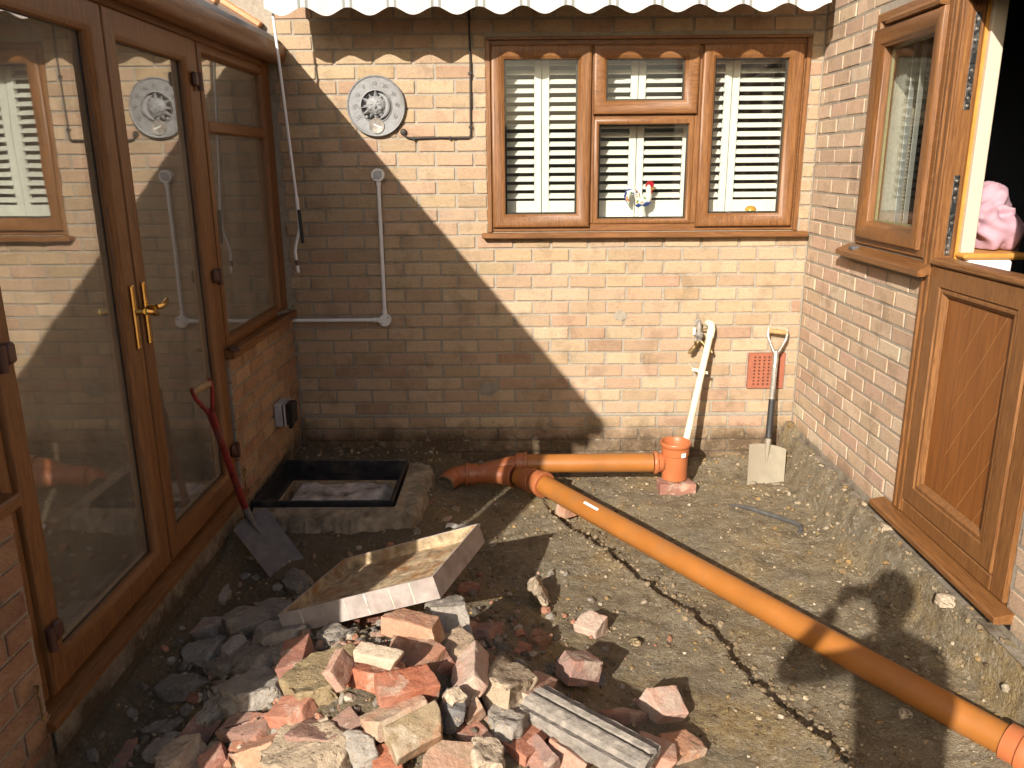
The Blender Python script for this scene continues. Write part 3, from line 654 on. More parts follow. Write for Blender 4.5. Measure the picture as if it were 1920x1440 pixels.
# double doors
LEAF = [(0, -.065), (0, .008), (.005, .013), (.078, .013), (.086, .006), (.094, .002), (.100, -.010), (.100, -.065)]
for i, (u0, u1) in enumerate(((-2.804, -1.957), (-1.949, -1.153))):
    m = MB(); m.ring(mcon, u0, u1, -.085, 1.982, LEAF); d = m.build('door', 'oak_z', con, smooth=True, angle=45)
    tag(d, 'door leaf with the reflected window' if i == 0 else 'door leaf with the reflected thermometer')
    g = MB(); g.box(FXC-.030, FXC-.024, u0+.097, u1-.097, .012, 1.885); g.build('pane', 'glass_c', d)
    m = MB(); m.ring(lambda u, v, h: V(FXC-.032+h, u, v), u0+.097, u1-.097, .012, 1.885, [(0, -.004), (0, .0015), (.020, .0015), (.020, -.004)]); m.build('spacer_bar', 'spacer', d)
    m = MB(); m.ring(lambda u, v, h: V(FXC-.0225+h, u, v), u0+.098, u1-.098, .013, 1.884, [(0, -.0012), (0, .002), (.005, .002), (.005, -.0012)]); m.build('gasket', 'gasket', d)
    hy = u1-.045 if i == 0 else u0+.040
    h = MB(); h.box(FXC+.0135, FXC+.024, hy-.012, hy+.012, .805, 1.040, .004); ho = h.build('handle', 'gold', d, smooth=True, angle=30)
    h = MB(); sy = -1 if i == 0 else 1
    h.tube([(FXC+.022, hy, .945), (FXC+.055, hy, .945)], .010, 12)
    if i == 0: pts = arc((FXC+.055, hy, .945), (FXC+.065, hy+.06, .93), (FXC+.050, hy+.115, .915), 10)
    else: pts = arc((FXC+.055, hy, .945), (FXC+.062, hy+.07, .937), (FXC+.040, hy+.135, .955), 10)
    h.tube(pts, [.011, .0115, .012, .0125, .0125, .012, .0115, .011, .010, .009, .006], 12); h.build('lever', 'gold', ho, smooth=True)
    for zz in (.115, .965, 1.815):
        k = MB(); yy = u1-.006 if i == 1 else u0+.006
        k.box(FXC+.014, FXC+.036, yy-.040*(1 if i else -1)-.022, yy-.040*(1 if i else -1)+.022, zz-.030, zz+.030, .008); k.tube([(FXC+.030, yy, zz-.045), (FXC+.030, yy, zz+.030)], .013, 12); k.build('hinge', 'hinge', d, smooth=True, angle=40)
# gutter and fascia running out from the house wall
gp = [(-3.20, 2.063), (-3.128, 2.063), (-3.122, 2.010), (-3.085, 2.000), (-3.050, 2.022), (-3.038, 2.062), (-3.044, 2.100), (-3.058, 2.108), (-3.064, 2.100), (-3.12, 2.10), (-3.20, 2.105)]
m = MB(); m.prism(gp, lambda u, v, h: V(u, h, v), -4.15, -.003); m.build('gutter', 'oak_y', con, smooth=True, angle=50)
m = MB(); m.box(-3.215, -3.127, -4.15, -3.392, 1.93, 2.062, .005); m.build('shadow_eaves_beam', 'oak_y', con)  # unseen beam, run out as far as its shadow on the wall
m = MB(); m.prism([(-3.392, 1.929), (-3.56, 1.929), (-3.56, 1.63), (-3.392, 1.70)], lambda u, v, h: V(h, u, v), -3.20, -3.12); m.build('shadow_bracket', 'oak_y', con)  # unseen bracket added to cut short the light strip on the wall
m = MB(); m.box(-3.21, -3.09, -3.83, -3.5605, -.19, 1.929, .008); m.build('shadow_post', 'oak_z', con)  # unseen post, placed and sized to cast the dark strip
# roof: bars and sheets
RS = .62
def rf(x, y, h=0): return V(x, y, 2.112+(-3.07-x)*RS+h)
bars = [-.02, -.70, -1.40, -2.10, -2.80, -3.40]
for a, b_ in zip(bars[:-1], bars[1:]):
    m = MB(); vs_ = [rf(-3.075, a, 0), rf(-3.075, b_, 0), rf(-5.6, b_, 0), rf(-5.6, a, 0)]; m.add(vs_+[v+V(0, 0, .025) for v in vs_], [(0, 1, 2, 3), (4, 7, 6, 5), (0, 4, 5, 1), (1, 5, 6, 2), (2, 6, 7, 3), (3, 7, 4, 0)]); m.build('roof_sheet', 'roofp', con)
for y_ in bars:
    m = MB(); m.bar(rf(-3.16, y_-.0, .042), rf(-5.6, y_, .042), .055, .032, ch=.006); m.build('glazing_bar', 'alu', con)
m = MB(); m.box(-5.7, -5.6, -3.42, .006, -.2, 3.8); m.build('far_side_wall', 'plaster', con)
m = MB(); m.box(-5.6, -3.20, -3.42, -3.398, -.2, 2.05); vs_ = [V(-5.6, -3.42, 2.05), V(-3.20, -3.42, 2.05), V(-3.20, -3.42, 2.205), V(-5.6, -3.42, 3.70)]; m.add(vs_+[v+V(0, .022, 0) for v in vs_], [(0, 1, 2, 3), (4, 7, 6, 5), (0, 4, 5, 1), (1, 5, 6, 2), (2, 6, 7, 3), (3, 7, 4, 0)]); m.build('front_end_wall', 'plaster', con)
m = MB(); m.box(-5.6, -3.43, -.0, .02, -.2, 3.8); m.build('party_wall', 'plaster', con)
m = MB(); m.box(-5.6, -3.24, -3.39, -.005, -.2, -.13); m.build('inner_floor', 'tile_in', con)
for ya, yb, lab in ((-2.70, -2.06, 'pale roller blind drawn behind the near glazed door'), (-1.85, -1.25, 'pale roller blind drawn behind the far glazed door')):
    rb_ = thing('roller_blind', (-3.26, (ya+yb)/2, 0), lab, 'blind'); b = MB(); b.tube([(-3.275, ya, 1.90), (-3.275, yb, 1.90)], .02, 12); b.build('roller', 'shutter', rb_, True)
    b = MB(); b.box(-3.272, -3.270, ya, yb, -.02, 1.885); b.build('cloth', 'paper', rb_); b = MB(); b.box(-3.277, -3.265, ya, yb, -.045, -.0205, .003); b.build('bottom_bar', 'shutter', rb_)
vb = thing('vertical_blind', (-3.27, -.30, .62), 'gathered cream vertical blind inside the corner window of the conservatory', 'blind')
for i in range(5):
    b = MB(); b.box(-3.315, -3.255, -.42+i*.017, -.418+i*.017, .70, 1.90); b.build('slat', 'shutter', vb)
for i in range(4):
    b = MB(); b.tube([(-3.27, -.92+i*.13, .72), (-3.27, -.92+i*.13, 1.9)], .0022, 6); b.build('cord', 'shutter', vb)
# things left on the sills
t = MB(); t.tube([(-3.150, -.245, .611), (-3.118, -.11, .611)], .0125, 14); t.tube([(-3.143, -.215, .611), (-3.139, -.20, .611)], .0135, 14); t.tube([(-3.130, -.16, .611), (-3.127, -.147, .611)], .0135, 14); tag(t.build('metal_tube', 'steel', None, True), 'short silver metal tube on the conservatory window sill', 'tube')
t = MB(); t.obox((-3.105, -1.10, .6035), (.02, .012, 0), (-.025, .05, 0), (0, 0, .005), .003); tag(t.build('sill_clip', 'hinge'), 'dark metal clip lying at the end of the conservatory sill', 'clip')
# hook and chain at the near jamb / far jamb
for (yy, zz, lab) in ((-1.10, -.02, 'brass hook and eye hanging on the far dwarf wall end'), (-2.90, .02, 'brass hook and eye on the near dwarf wall')):
    h = MB(); h.tube(arc((-3.119, yy, zz), (-3.09, yy-.02, zz+.02), (-3.095, yy-.03, zz-.01), 8), .003, 8); h.tube([(-3.110, yy-.01, zz), (-3.112, yy-.005, zz-.10)], .003, 8); h.tube(arc((-3.112, yy-.005, zz-.10), (-3.105, yy-.005, zz-.125), (-3.1, yy+.01, zz-.10), 8), .003, 8)
    tag(h.build('door_hook', 'brass', None, True), lab, 'hook')
# outdoor socket on the far dwarf wall
sk = thing('power_socket', (-3.118, -.48, .03), 'grey weatherproof socket with broken black cover on the dwarf wall', 'socket')
m = MB(); m.box(-3.1175, -3.070, -.545, -.405, .018, .152, .008); m.build('box', 'lead', sk, True, 30)
m = MB(); m.box(-3.0695, -3.064, -.542, -.408, .021, .149, .002); m.build('gasket', 'black', sk)
m = MB(); m.box(-3.0635, -3.055, -.545, -.405, .018, .152, .003); m.build('rim', 'lead', sk)
m = MB(); m.prism([(-.525, .026), (-.415, .020), (-.408, .135), (-.440, .150), (-.525, .148)], lambda u, v, h: V(h, u, v), -3.0545, -3.020); m.prism([(-.495, -.005), (-.45, -.008), (-.44, .02), (-.505, .024)], lambda u, v, h: V(h, u, v), -3.052, -3.034); m.build('cover', 'black', sk)

# ------------------------------------------------------------------ awning
aw = thing('awning', (-1.57, -.2, 2.2), 'retracted striped awning with scalloped white valance above the back window', 'awning')
N = 560; m = MB(); xa, xb = -3.040, -.112; per = .2275
vs_, fs_ = [], []
for i in range(N+1):
    x = xa+(xb-xa)*i/N; z = 2.222-.020*math.cos(2*math.pi*(x-xa-.09)/per); yy = -.352+.006*math.sin(x*9)+.004*math.sin(x*23+1)
    if i in (0, N): z -= 0
    vs_ += [(x, yy, z), (x, yy, z+.008), (x, yy-.001*math.sin(x*7), 2.44), (x, yy+.0025, z), (x, yy+.0025, 2.44)]
for i in range(N):
    a = i*5; b_ = a+5; fs_ += [(a, b_, b_+1, a+1), (a+1, b_+1, b_+2, a+2), (a+3, a+4, b_+4, b_+3), (a, a+3, b_+3, b_)]
m.add(vs_, fs_); m.build('valance', 'valance', aw, True, 60, normals=False)
m = MB(); m.box(xa-.005, xb+.005, -.350, -.285, 2.40, 2.47, .01); m.build('front_bar', 'white', aw)
m = MB(); vs_ = [V(xa, -.30, 2.465), V(xb, -.30, 2.465), V(xb, -.01, 2.62), V(xa, -.01, 2.62)]; m.add(vs_+[v+V(0, 0, .004) for v in vs_], [(0, 1, 2, 3), (4, 7, 6, 5), (0, 4, 5, 1), (1, 5, 6, 2), (2, 6, 7, 3), (3, 7, 4, 0)]); m.build('canopy', 'valance', aw)
m = MB(); m.box(xa+.02, xb-.02, -.20, -.001, 2.625, 2.75, .02); m.build('cassette', 'white', aw)
ck = thing('awning_crank', (-2.96, -.3, .85), 'white crank rod with black grip hanging from the left end of the awning', 'crank')
m = MB(); m.tube([(-3.022, -.30, 2.40), (-2.961, -.30, 1.282)], .0075, 12); m.build('rod', 'white', ck, True)
m = MB(); m.tube([(-2.961, -.30, 1.284), (-2.958, -.30, 1.20)], .010, 12); m.build('grip', 'white', ck, True)
m = MB(); m.tube([(-2.950, -.31, 1.215), (-2.942, -.31, 1.03)], .010, 12); m.build('black_grip', 'blackrub', ck, True)
m = MB(); m.tube([(-2.958, -.30, 1.20), (-2.957, -.30, 1.11), (-2.985, -.30, 1.02), (-2.992, -.30, .98), (-2.983, -.30, .865)], .0085, 12); m.build('handle', 'white', ck, True)
m = MB(); m.tube([(-2.9885, -.30, .935), (-2.986, -.30, .905)], .0092, 12); m.build('band', 'hinge', ck, True)

# ------------------------------------------------------------------ fittings on the back wall
cn = thing('conduit', (-2.55, -.01, .53), 'white plastic conduit with round junction boxes on the back wall', 'conduit')
m = MB(); m.tube([(-2.548, -.022, 1.36), (-2.548, -.022, .56)], .0115, 14); m.tube([(-2.575, -.022, .535), (-3.115, -.022, .535)], .0115, 14); m.build('tube', 'white', cn, True)
for z in (1.395, .535):
    m = MB(); m.lathe((-2.548, -.002, z), (0, -1, 0), [(0, .038), (.034, .038), (.040, .036), (.041, .0)], 28); bo = m.build('junction_box', 'white', cn, True, 30)
    m = MB(); m.lathe((-2.548, -.0425, z), (0, -1, 0), [(0, .026), (.001, .0)], 20); m.build('lid_disc', 'lead' if z > 1 else 'white', bo)
    m = MB()
    for dx, dz in ((-.02, -.018), (.02, .018)): m.lathe((-2.548+dx, -.0427, z+dz), (0, -1, 0), [(0, .004), (.0012, .0035), (.0013, 0)], 10)
    m.build('screw', 'black', bo)
for a_, b_ in (((-2.548, -.022, 1.362), (-2.548, -.022, 1.335)), ((-2.548, -.022, .60), (-2.548, -.022, .572)), ((-2.583, -.022, .535), (-2.615, -.022, .535))):
    m = MB(); m.tube([a_, b_], .0155, 14); m.build('socket_collar', 'white', cn, True)
cb = thing('cable', (-2.2, -.01, 1.6), 'black cable clipped to the wall ending in a round gland', 'cable')
m = MB(); m.tube([(-2.39, -.012, 1.628)]+arc((-2.388, -.012, 1.622), (-2.375, -.012, 1.600), (-2.34, -.012, 1.598), 8)+[(-2.27, -.012, 1.600), (-2.18, -.013, 1.603), (-2.08, -.012, 1.599)]+arc((-2.025, -.012, 1.599), (-2.001, -.012, 1.599), (-2.001, -.012, 1.63), 8)+[(-2.000, -.012, 1.75), (-1.996, -.013, 2.0), (-1.998, -.012, 2.15), (-1.995, -.012, 2.6)], .0058, 10); m.build('flex', 'cable', cb, True)
m = MB(); m.lathe((-2.39, .0, 1.634), (0, -1, 0), [(0, .019), (.010, .019), (.018, .013), (.020, 0)], 20); m.build('gland', 'cable', cb, True)
m = MB()
for x, z, v in ((-2.33, 1.598, 0), (-2.12, 1.6, 0), (-2.0, 1.66, 1), (-1.997, 1.95, 1), (-1.996, 2.25, 1)):
    m.box(x-.004-(.008 if v else 0), x+.004+(.004 if v else 0), -.020, -.001, z-.012+(.006 if v else 0), z+.010-(.004 if v else 0), .001)
m.build('clip', 'cable', cb)
# thermometer and clock plaque
th = thing('thermometer_plaque', (-2.540, -.012, 1.777), 'round pewter sun face thermometer with a small clock on the back wall', 'thermometer')
TC = V(-2.540, -.014, 1.777)
def mt_(u, v, h): return V(TC.x+u, TC.y-h, TC.z+v)
m = MB(); m.lathe(mt_(0, 0, -.012), (0, -1, 0), [(0, .158), (.008, .166), (.020, .168), (.026, .164), (.024, .158), (.020, .155), (.018, .094), (.023, .091), (.024, .086), (.018, .084), (.012, .083), (.012, 0)], 64); dsk = m.build('disc', 'pewter', th, True, 35)
m = MB(); m.lathe(mt_(0, 0, .0003), (0, -1, 0), [(0, .082), (.0006, .082), (.0007, 0)], 40); m.build('cut_out', 'dark', dsk)
m = MB()
for k in range(12):
    a = math.pi/2+2*math.pi*k/12; L = .098 if k % 2 == 0 else .078; hw = .20
    p0, p1, p2 = (.048*math.cos(a-hw*1.5), .048*math.sin(a-hw*1.5)), (L*math.cos(a), L*math.sin(a)), (.048*math.cos(a+hw*1.5), .048*math.sin(a+hw*1.5))
    m.add([mt_(*p0, .004), mt_(*p1, .008), mt_(*p2, .004), mt_(.055*math.cos(a), .055*math.sin(a), .016)], [(0, 1, 3), (1, 2, 3), (2, 0, 3), (0, 2, 1)])
m.build('sun_ray', 'pewter', th)
fc = thing_face = MB(); fc.ball(mt_(-.002, .004, .006), .056, .022, .052, 28, 16); fo = fc.build('sun_face', 'pewter', th, True)
m = MB(); R_ = Matrix.Identity(3)
m.ball(mt_(-.002, -.002, .030), .0075, .008, .013)
for s_ in (-1, 1):
    m.ball(mt_(-.002+s_*.021, .010, .0255), .011, .004, .0055); m.ball(mt_(-.002+s_*.028, -.012, .022), .014, .007, .012)
    m.tube([mt_(-.002+s_*.008, .020, .0275), mt_(-.002+s_*.020, .026, .0255), mt_(-.002+s_*.034, .018, .0215)], .0022, 8)
m.tube([mt_(-.018, -.021, .0255), mt_(-.002, -.026, .0275), mt_(.014, -.021, .0255)], .0028, 8); m.tube([mt_(-.012, -.028, .025), mt_(-.002, -.031, .0265), mt_(.008, -.028, .025)], .0030, 8); m.ball(mt_(-.002, -.041, .020), .009, .006, .006)
m.build('facial_feature', 'pewter', fo, True)
m = MB(); pts = [mt_(.070*math.cos(a), .070*math.sin(a), .010) for a in [rad(x) for x in range(-75, 76, 10)]]; m.tube(pts, [.002+.016*math.sin(math.pi*i/(len(pts)-1)) for i in range(len(pts))], 10); m.build('crescent_moon', 'pewter', th, True)
for s_, q in ((1, (.058, -.040)), (-1, (-.055, -.060))):
    m = MB(); m.ball(mt_(q[0], q[1], .010), .010, .008, .010, 10, 8); m.build('star_boss', 'pewter', th, True)
m = MB(); m.lathe(mt_(0, -.108, .004), (0, -1, 0), [(0, .044), (.008, .044), (.010, .041), (.008, .038), (.007, 0)], 40); cl = m.build('clock_dial', 'tube', th, True, 35)
m = MB()
for ang, L in ((rad(150), .020), (rad(-18), .032)):
    u, v = math.cos(ang), math.sin(ang); m.bar(mt_(0, -.108, .014), mt_(L*u, -.108+L*v, .014), .005, .001, (0, -1, 0))
m.ball(mt_(0, -.108, .014), .003, .002, .003, 8, 6); m.build('clock_hand', 'whitehand', cl)
m = MB()
for k in range(12):
    a = 2*math.pi*k/12; m.bar(mt_(.032*math.cos(a), -.108+.032*math.sin(a), .0115), mt_(.037*math.cos(a), -.108+.037*math.sin(a), .0115), .0016, .0014, (0, -1, 0))
m.build('hour_mark', 'tube', cl)
m = MB(); a = rad(158); m.bar(mt_(.0, .0, .031), mt_(.0, .0, .031)+V(.001, 0, 0), .001, .001) if False else None
m.tube([mt_(-.03, -.002, .022), mt_(-.105, -.010, .012)], [.004, .0008], 8); m.build('pointer', 'pewter', th)
m = MB()
for k in range(81):
    a = rad(218-k*3.2); L = .006 if k % 5 else .010; m.bar(mt_((.153-L)*math.cos(a), (.153-L)*math.sin(a), .0075), mt_(.153*math.cos(a), .153*math.sin(a), .0075), .0012, .0012, (0, -1, 0))
m.build('scale_mark', 'tube', th)
for i, txt in enumerate(('-30', '-20', '-10', '0', '10', '20', '30', '40', '50')):
    a = rad(212-i*30.0); fc_ = bpy.data.curves.new('numeral', 'FONT'); fc_.body = txt; fc_.size = .030; fc_.extrude = .0015; fc_.align_x = 'CENTER'; fc_.align_y = 'CENTER'; fc_.resolution_u = 2
    ob = bpy.data.objects.new('tmp', fc_); COL.objects.link(ob); dg_ = bpy.context.evaluated_depsgraph_get(); me = bpy.data.meshes.new_from_object(ob.evaluated_get(dg_)); bpy.data.objects.remove(ob)
    me.materials.clear(); me.materials.append(MT['dgrey']); no = bpy.data.objects.new('numeral', me); COL.objects.link(no); no.parent = th
    c = mt_(.122*math.cos(a), .122*math.sin(a), .0075); no.location = c-th.location; no.rotation_euler = (rad(90), -(a-math.pi/2)*.35, 0)
# rooster and dome ornament on the window board
ro = thing('rooster_figurine', (-.975, .07, 1.120), 'painted white ceramic rooster with red comb on the inner window ledge', 'figurine')
RC = V(-.985, .085, 1.1205)
def rp(u, v, h=0): return V(RC.x+u, RC.y+h, RC.z+v)
fl = NT('flowered_glaze'); q = fl.obj(); vv = fl.new('ShaderNodeTexVoronoi'); vv.inputs['Scale'].default_value = 62; fl.l.new(q, vv.inputs['Vector']); sc_ = fl.new('ShaderNodeSeparateColor'); fl.l.new(vv.outputs['Color'], sc_.inputs[0])
c_ = fl.mix(sc_.outputs[0], (.65, .09, .05), (.80, .28, .04)); c_ = fl.mix(fl.rng(sc_.outputs[1], .55, .6), c_, (.06, .12, .40)); c_ = fl.mix(fl.rng(sc_.outputs[2], .72, .75), c_, (.12, .28, .08))
MT['flower'] = fl.fin(fl.mix(fl.rng(vv.outputs['Distance'], .40, .46), c_, (.78, .76, .70)), .15)
MT['glaze'] = plain('white_glaze', (.80, .78, .73), .15, 0, .04); MT['blue'] = plain('blue_glaze', (.04, .06, .28), .2); MT['redg'] = plain('red_glaze', (.45, .012, .025), .2); MT['ochre'] = plain('ochre_glaze', (.60, .30, .04), .2)
m = MB(); m.lathe(rp(0, 0), (0, 0, 1), [(0, .034), (.012, .034), (.03, .026), (.06, .020), (.085, .022), (.10, .03)], 24, (True, True)); m.build('base', 'glaze', ro, True)
m = MB(); m.lathe(rp(0, 0), (0, 0, 1), [(.001, .0352), (.018, .0350), (.019, .033)], 24); m.build('base_rim', 'blue', ro, True)
m = MB(); m.ball(rp(.008, .105), .052, .026, .030, 20, 12, Matrix.Rotation(rad(-14), 3, 'Y')); m.build('body', 'flower', ro, True)
m = MB(); m.ball(rp(.008, .098), .050, .0262, .026, 20, 12, Matrix.Rotation(rad(-14), 3, 'Y')); m.build('breast', 'blue', ro, True)
m = MB(); m.tube([rp(.030, .105), rp(.040, .135), rp(.040, .165), rp(.036, .190), rp(.038, .205)], [.022, .020, .017, .017, .010], 16); m.build('neck', 'glaze', ro, True)
m = MB(); pts = [rp(-.022, .105), rp(-.030, .145), rp(-.052, .170), rp(-.078, .160), rp(-.088, .130), rp(-.080, .095)]; m.tube(pts, [.016, .018, .019, .018, .015, .006], 14); t_ = m.build('tail', 'flower', ro, True)
m = MB(); m.tube([p+V(-.012, 0, .010) for p in pts[2:]], [.006, .010, .010, .004], 10); m.build('tail_edge', 'blue', t_, True)
m = MB(); m.prism([(.018, .192), (.020, .212), (.030, .222), (.040, .229), (.054, .228), (.064, .220), (.068, .205), (.066, .194), (.052, .190), (.04, .196)], lambda u, v, h: rp(u, v, h), -.008, .008); m.build('comb', 'redg', ro)
m = MB(); m.lathe(rp(.052, .182), (1, 0, -.1), [(0, .009), (.012, .006), (.026, .0005)], 12); m.build('beak', 'ochre', ro, True)
m = MB(); m.ball(rp(.052, .163, -.008), .010, .006, .013); m.build('wattle', 'redg', ro, True)
m = MB(); m.lathe((-.325, .10, 1.1205), (0, 0, 1), [(0, .040), (.02, .040), (.045, .036), (.05, .032)], 24, (True, False)); dm = thing('glass_dome', (-.325, .10, 1.120), 'small clear ornament with amber top on the inner window ledge', 'ornament'); m.build('bowl', 'glass', dm, True)
m = MB(); m.lathe((-.325, .10, 1.1705), (0, 0, 1), [(0, .036), (.012, .033), (.024, .022), (.029, .0)], 24, (True, False)); m.build('amber_top', 'ochre', dm, True)
# outdoor tap, cream waste pipe
tp = thing('outdoor_tap', (-.62, -.01, .45), 'tarnished brass twin outlet garden tap on the back wall', 'tap')
m = MB(); m.lathe((-.630, .0, .505), (0, -1, 0), [(0, .022), (.006, .022), (.008, .012), (.05, .011)], 16, (False, True)); m.tube([(-.630, -.045, .515), (-.625, -.05, .40)], [.013, .017], 14); m.lathe((-.627, -.05, .455), (.03, 0, -1), [(0, .020), (.012, .024), (.03, .024), (.04, .018)], 14, (True, True)); m.build('body', 'tube', tp, True)
m = MB(); m.tube(arc((-.626, -.05, .405), (-.64, -.06, .38), (-.675, -.075, .345), 6), .012, 12); m.tube(arc((-.622, -.05, .405), (-.60, -.06, .38), (-.565, -.075, .35), 6), .012, 12); m.lathe((-.668, -.072, .352), (-.6, -.3, -.6), [(0, .015), (.02, .015), (.022, .010), (.034, .010)], 12, (True, True)); m.lathe((-.572, -.072, .355), (.6, -.3, -.6), [(0, .015), (.02, .015), (.022, .010), (.034, .010)], 12, (True, True)); m.build('outlet', 'brass', tp, True)
for a_, b_ in (((-.615, -.052, .470), (-.560, -.055, .478)), ((-.588, -.08, .375), (-.575, -.10, .40)), ((-.652, -.08, .375), (-.66, -.10, .405))):
    m = MB(); m.bar(a_, b_, .010, .007); m.build('lever', 'brass', tp)
m = MB(); m.box(-.660, -.645, -.03, -.01, .43, .475, .003); m.build('tag', 'white', tp)
wp = thing('waste_pipe', (-.62, -.05, -.2), 'cream plastic waste pipe slanting down the wall into the drain pot', 'pipe')
WT, WB = V(-.556, -.055, .470), V(-.745, -.33, -.205)
m = MB(); m.tube([(-.566, -.002, .500), (-.563, -.028, .500)]+[q for q in arc((-.560, -.038, .500), (-.556, -.060, .500), WT, 6)][1:], .0215, 18); m.tube([WT+(WB-WT)*-.01, WT+(WB-WT)*.07], .0238, 18); m.build('elbow', 'cream', wp, True)
m = MB(); m.tube([WT, WB], .0200, 18); m.build('tube', 'cream', wp, True)
m = MB(); c_ = WT+(WB-WT)*.36; d_ = (WB-WT).normalized(); m.tube([c_-d_*.011, c_+d_*.011], .0225, 18); m.obox(c_+V(-.036, .010, .012), (.022, 0, -.004), (0, .004, 0), (.002, 0, .010), .003); m.obox(c_+V(.028, .006, -.004), (.012, 0, -.003), (0, .004, 0), (0, 0, .009), .003); m.tube([c_+V(-.045, .012, .013), V(c_.x-.045, -.001, c_.z+.013)], .004, 8); m.build('pipe_clip', 'cream', wp)

# ------------------------------------------------------------------ drainage
PY = -.42
gp_ = thing('gully_pot', (-.815, PY, -.39), 'orange plastic gully pot standing on a brick under the cream waste pipe', 'drain pot')
G0 = V(-.815, PY, -.352)
m = MB(); m.lathe(G0, (0, 0, 1), [(0, .0), (0, .066), (.006, .073), (.15, .074), (.155, .079), (.20, .081), (.205, .085), (.214, .090), (.226, .091), (.232, .088), (.232, .080), (.222, .078), (.218, .076), (.19, .073), (.16, .070), (.155, .0)], 40); pot = m.build('pot', 'gully', gp_, True, 35)
m = MB(); m.lathe(G0+V(-.068, 0, .100), (-1, 0, 0), [(0, .050), (.012, .055), (.030, .057), (.036, .066), (.048, .068), (.055, .066), (.058, .060), (.058, .054)], 32); m.build('side_socket', 'gully', gp_, True, 35)
m = MB(); m.bar(G0+V(.004, -.073, .0), G0+V(.004, -.073, .02), .005, .008, (0, 1, 0)); m.build('mould_fin', 'gully', gp_)
m = MB(); c_ = G0+V(.034, -.0755, .170); m.obox(c_, (.014, .007, 0), (.0002, -.0004, 0), (0, 0, .013)); lb = m.build('label', 'label', gp_)
fc_ = bpy.data.curves.new('txt', 'FONT'); fc_.body = '110'; fc_.size = .011; fc_.extrude = .0002; fc_.align_x = 'CENTER'; fc_.align_y = 'CENTER'
ob = bpy.data.objects.new('tmp', fc_); COL.objects.link(ob); me = bpy.data.meshes.new_from_object(ob.evaluated_get(bpy.context.evaluated_depsgraph_get())); bpy.data.objects.remove(ob); me.materials.clear(); me.materials.append(MT['ink'])
no = bpy.data.objects.new('label_print', me); COL.objects.link(no); no.parent = lb; no.location = c_+V(.0004, -.0009, 0)-G0-(wloc(lb)-G0)+V(0, 0, 0); no.rotation_euler = (rad(90), 0, rad(26))
# short level pipe to the branch
HZ = G0.z+.100
hp = thing('drain_pipe', (-1.3, PY, HZ), 'short level orange drain pipe running along the back wall', 'drain pipe')
m = MB(); m.tube([(-.945, PY, HZ), (-1.30, PY, HZ-.001), (-1.700, PY, HZ-.003)], .055, 40); m.build('tube', 'pipe', hp, True)
# branch fitting
br = thing('drain_branch', (-1.9, -.42, -.32), 'orange drain branch fitting joining the two pipes', 'pipe fitting')
E_ = V(-2.165, -.53, -.345); M1 = V(-2.09, -.415, -.325); M2 = V(-1.93, -.425, -.315); M3 = V(-1.77, -.475, -.31); M4 = V(-1.655, -.555, -.305)
body = [V(-2.045, -.415, -.322), V(-1.99, -.415, -.319), M2, V(-1.85, -.447, -.313), M3]
m = MB(); m.tube(body, .0565, 32); m.tube([M2+V(-.02, 0, .004), V(-1.83, -.405, -.285), V(-1.735, -.412, -.262)], .0560, 32); m.build('body', 'fit', br, True)
def collar(p, d, prof, name, mt, par, n=36):
    q = MB(); q.lathe(p, d, prof, n); return q.build(name, mt, par, True, 35)
CP = [(-.05, .0565), (-.048, .0625), (-.004, .063), (0, .067), (.012, .068), (.016, .0655), (.016, .056)]
collar(V(-1.70, -.4185, -.2535), (1, -.02, .03), CP, 'collar', 'fit', br); collar(M3, (M4-M3).normalized(), CP, 'collar', 'fit', br)
collar(V(-2.03, -.415, -.322), (-1, .01, -.02), CP, 'collar', 'fit', br)
bd = thing('drain_bend', (-2.12, -.46, -.34), 'orange drain bend with its soil smeared open end by the manhole', 'pipe fitting')
bp = arc(V(-2.035, -.415, -.322), V(-2.13, -.408, -.328), E_, 10); m = MB(); m.tube(bp, .0555, 32, cap=False); m.build('tube', 'fit', bd, True)
dE = (bp[-1]-bp[-2]).normalized(); m = MB(); m.lathe(E_-dE*.012, dE, [(0, .0555), (.012, .0555), (.0125, .050), (.0, .0495), (-.02, .0)], 32); m.build('clay_plug', 'soil', bd, True, 40)
for i in (4, 7): collar(bp[i], (bp[i+1]-bp[i-1]).normalized(), [(0, .0555), (.002, .0585), (.007, .0585), (.009, .0555)], 'rib', 'fit', bd)
# long pipe
P0, P1 = V(-1.592, -.640, -.300), V(-.100, -2.700, -.386); PD = (P1-P0).normalized()
b2 = thing('drain_bend', (-1.66, -.56, -.31), 'short orange double socket bend at the head of the long pipe', 'pipe fitting')
bb = arc(M3+(M4-M3)*.25, M4, P0, 8); m = MB(); m.tube(bb, .0545, 32); m.build('core', 'pipe', b2, True)
q0 = bb[4]; collar(bb[3], (bb[4]-bb[2]).normalized(), [(-.03, .056), (-.028, .064), (.02, .065), (.024, .070), (.036, .071), (.040, .068), (.040, .056)], 'socket', 'fit', b2)
collar(P0-PD*.045, PD, [(-.03, .056), (-.02, .066), (.02, .068), (.026, .074), (.045, .075), (.052, .072), (.052, .056)], 'socket', 'fit', b2)
c_ = bb[2]+V(-.005, -.062, .006); m = MB(); m.obox(c_, (.014, -.004, 0), (0, .001, 0), (0, .006, .013)); m.build('label', 'label', b2)
lp = thing('drain_pipe', (P0+P1)/2, 'long orange drain pipe running diagonally across the dug ground', 'drain pipe')
m = MB(); m.tube([P0-PD*.03]+[P0+(P1-P0)*t for t in (.25, .5, .75)]+[P1+PD*.09], .055, 44); m.build('tube', 'pipe', lp, True)
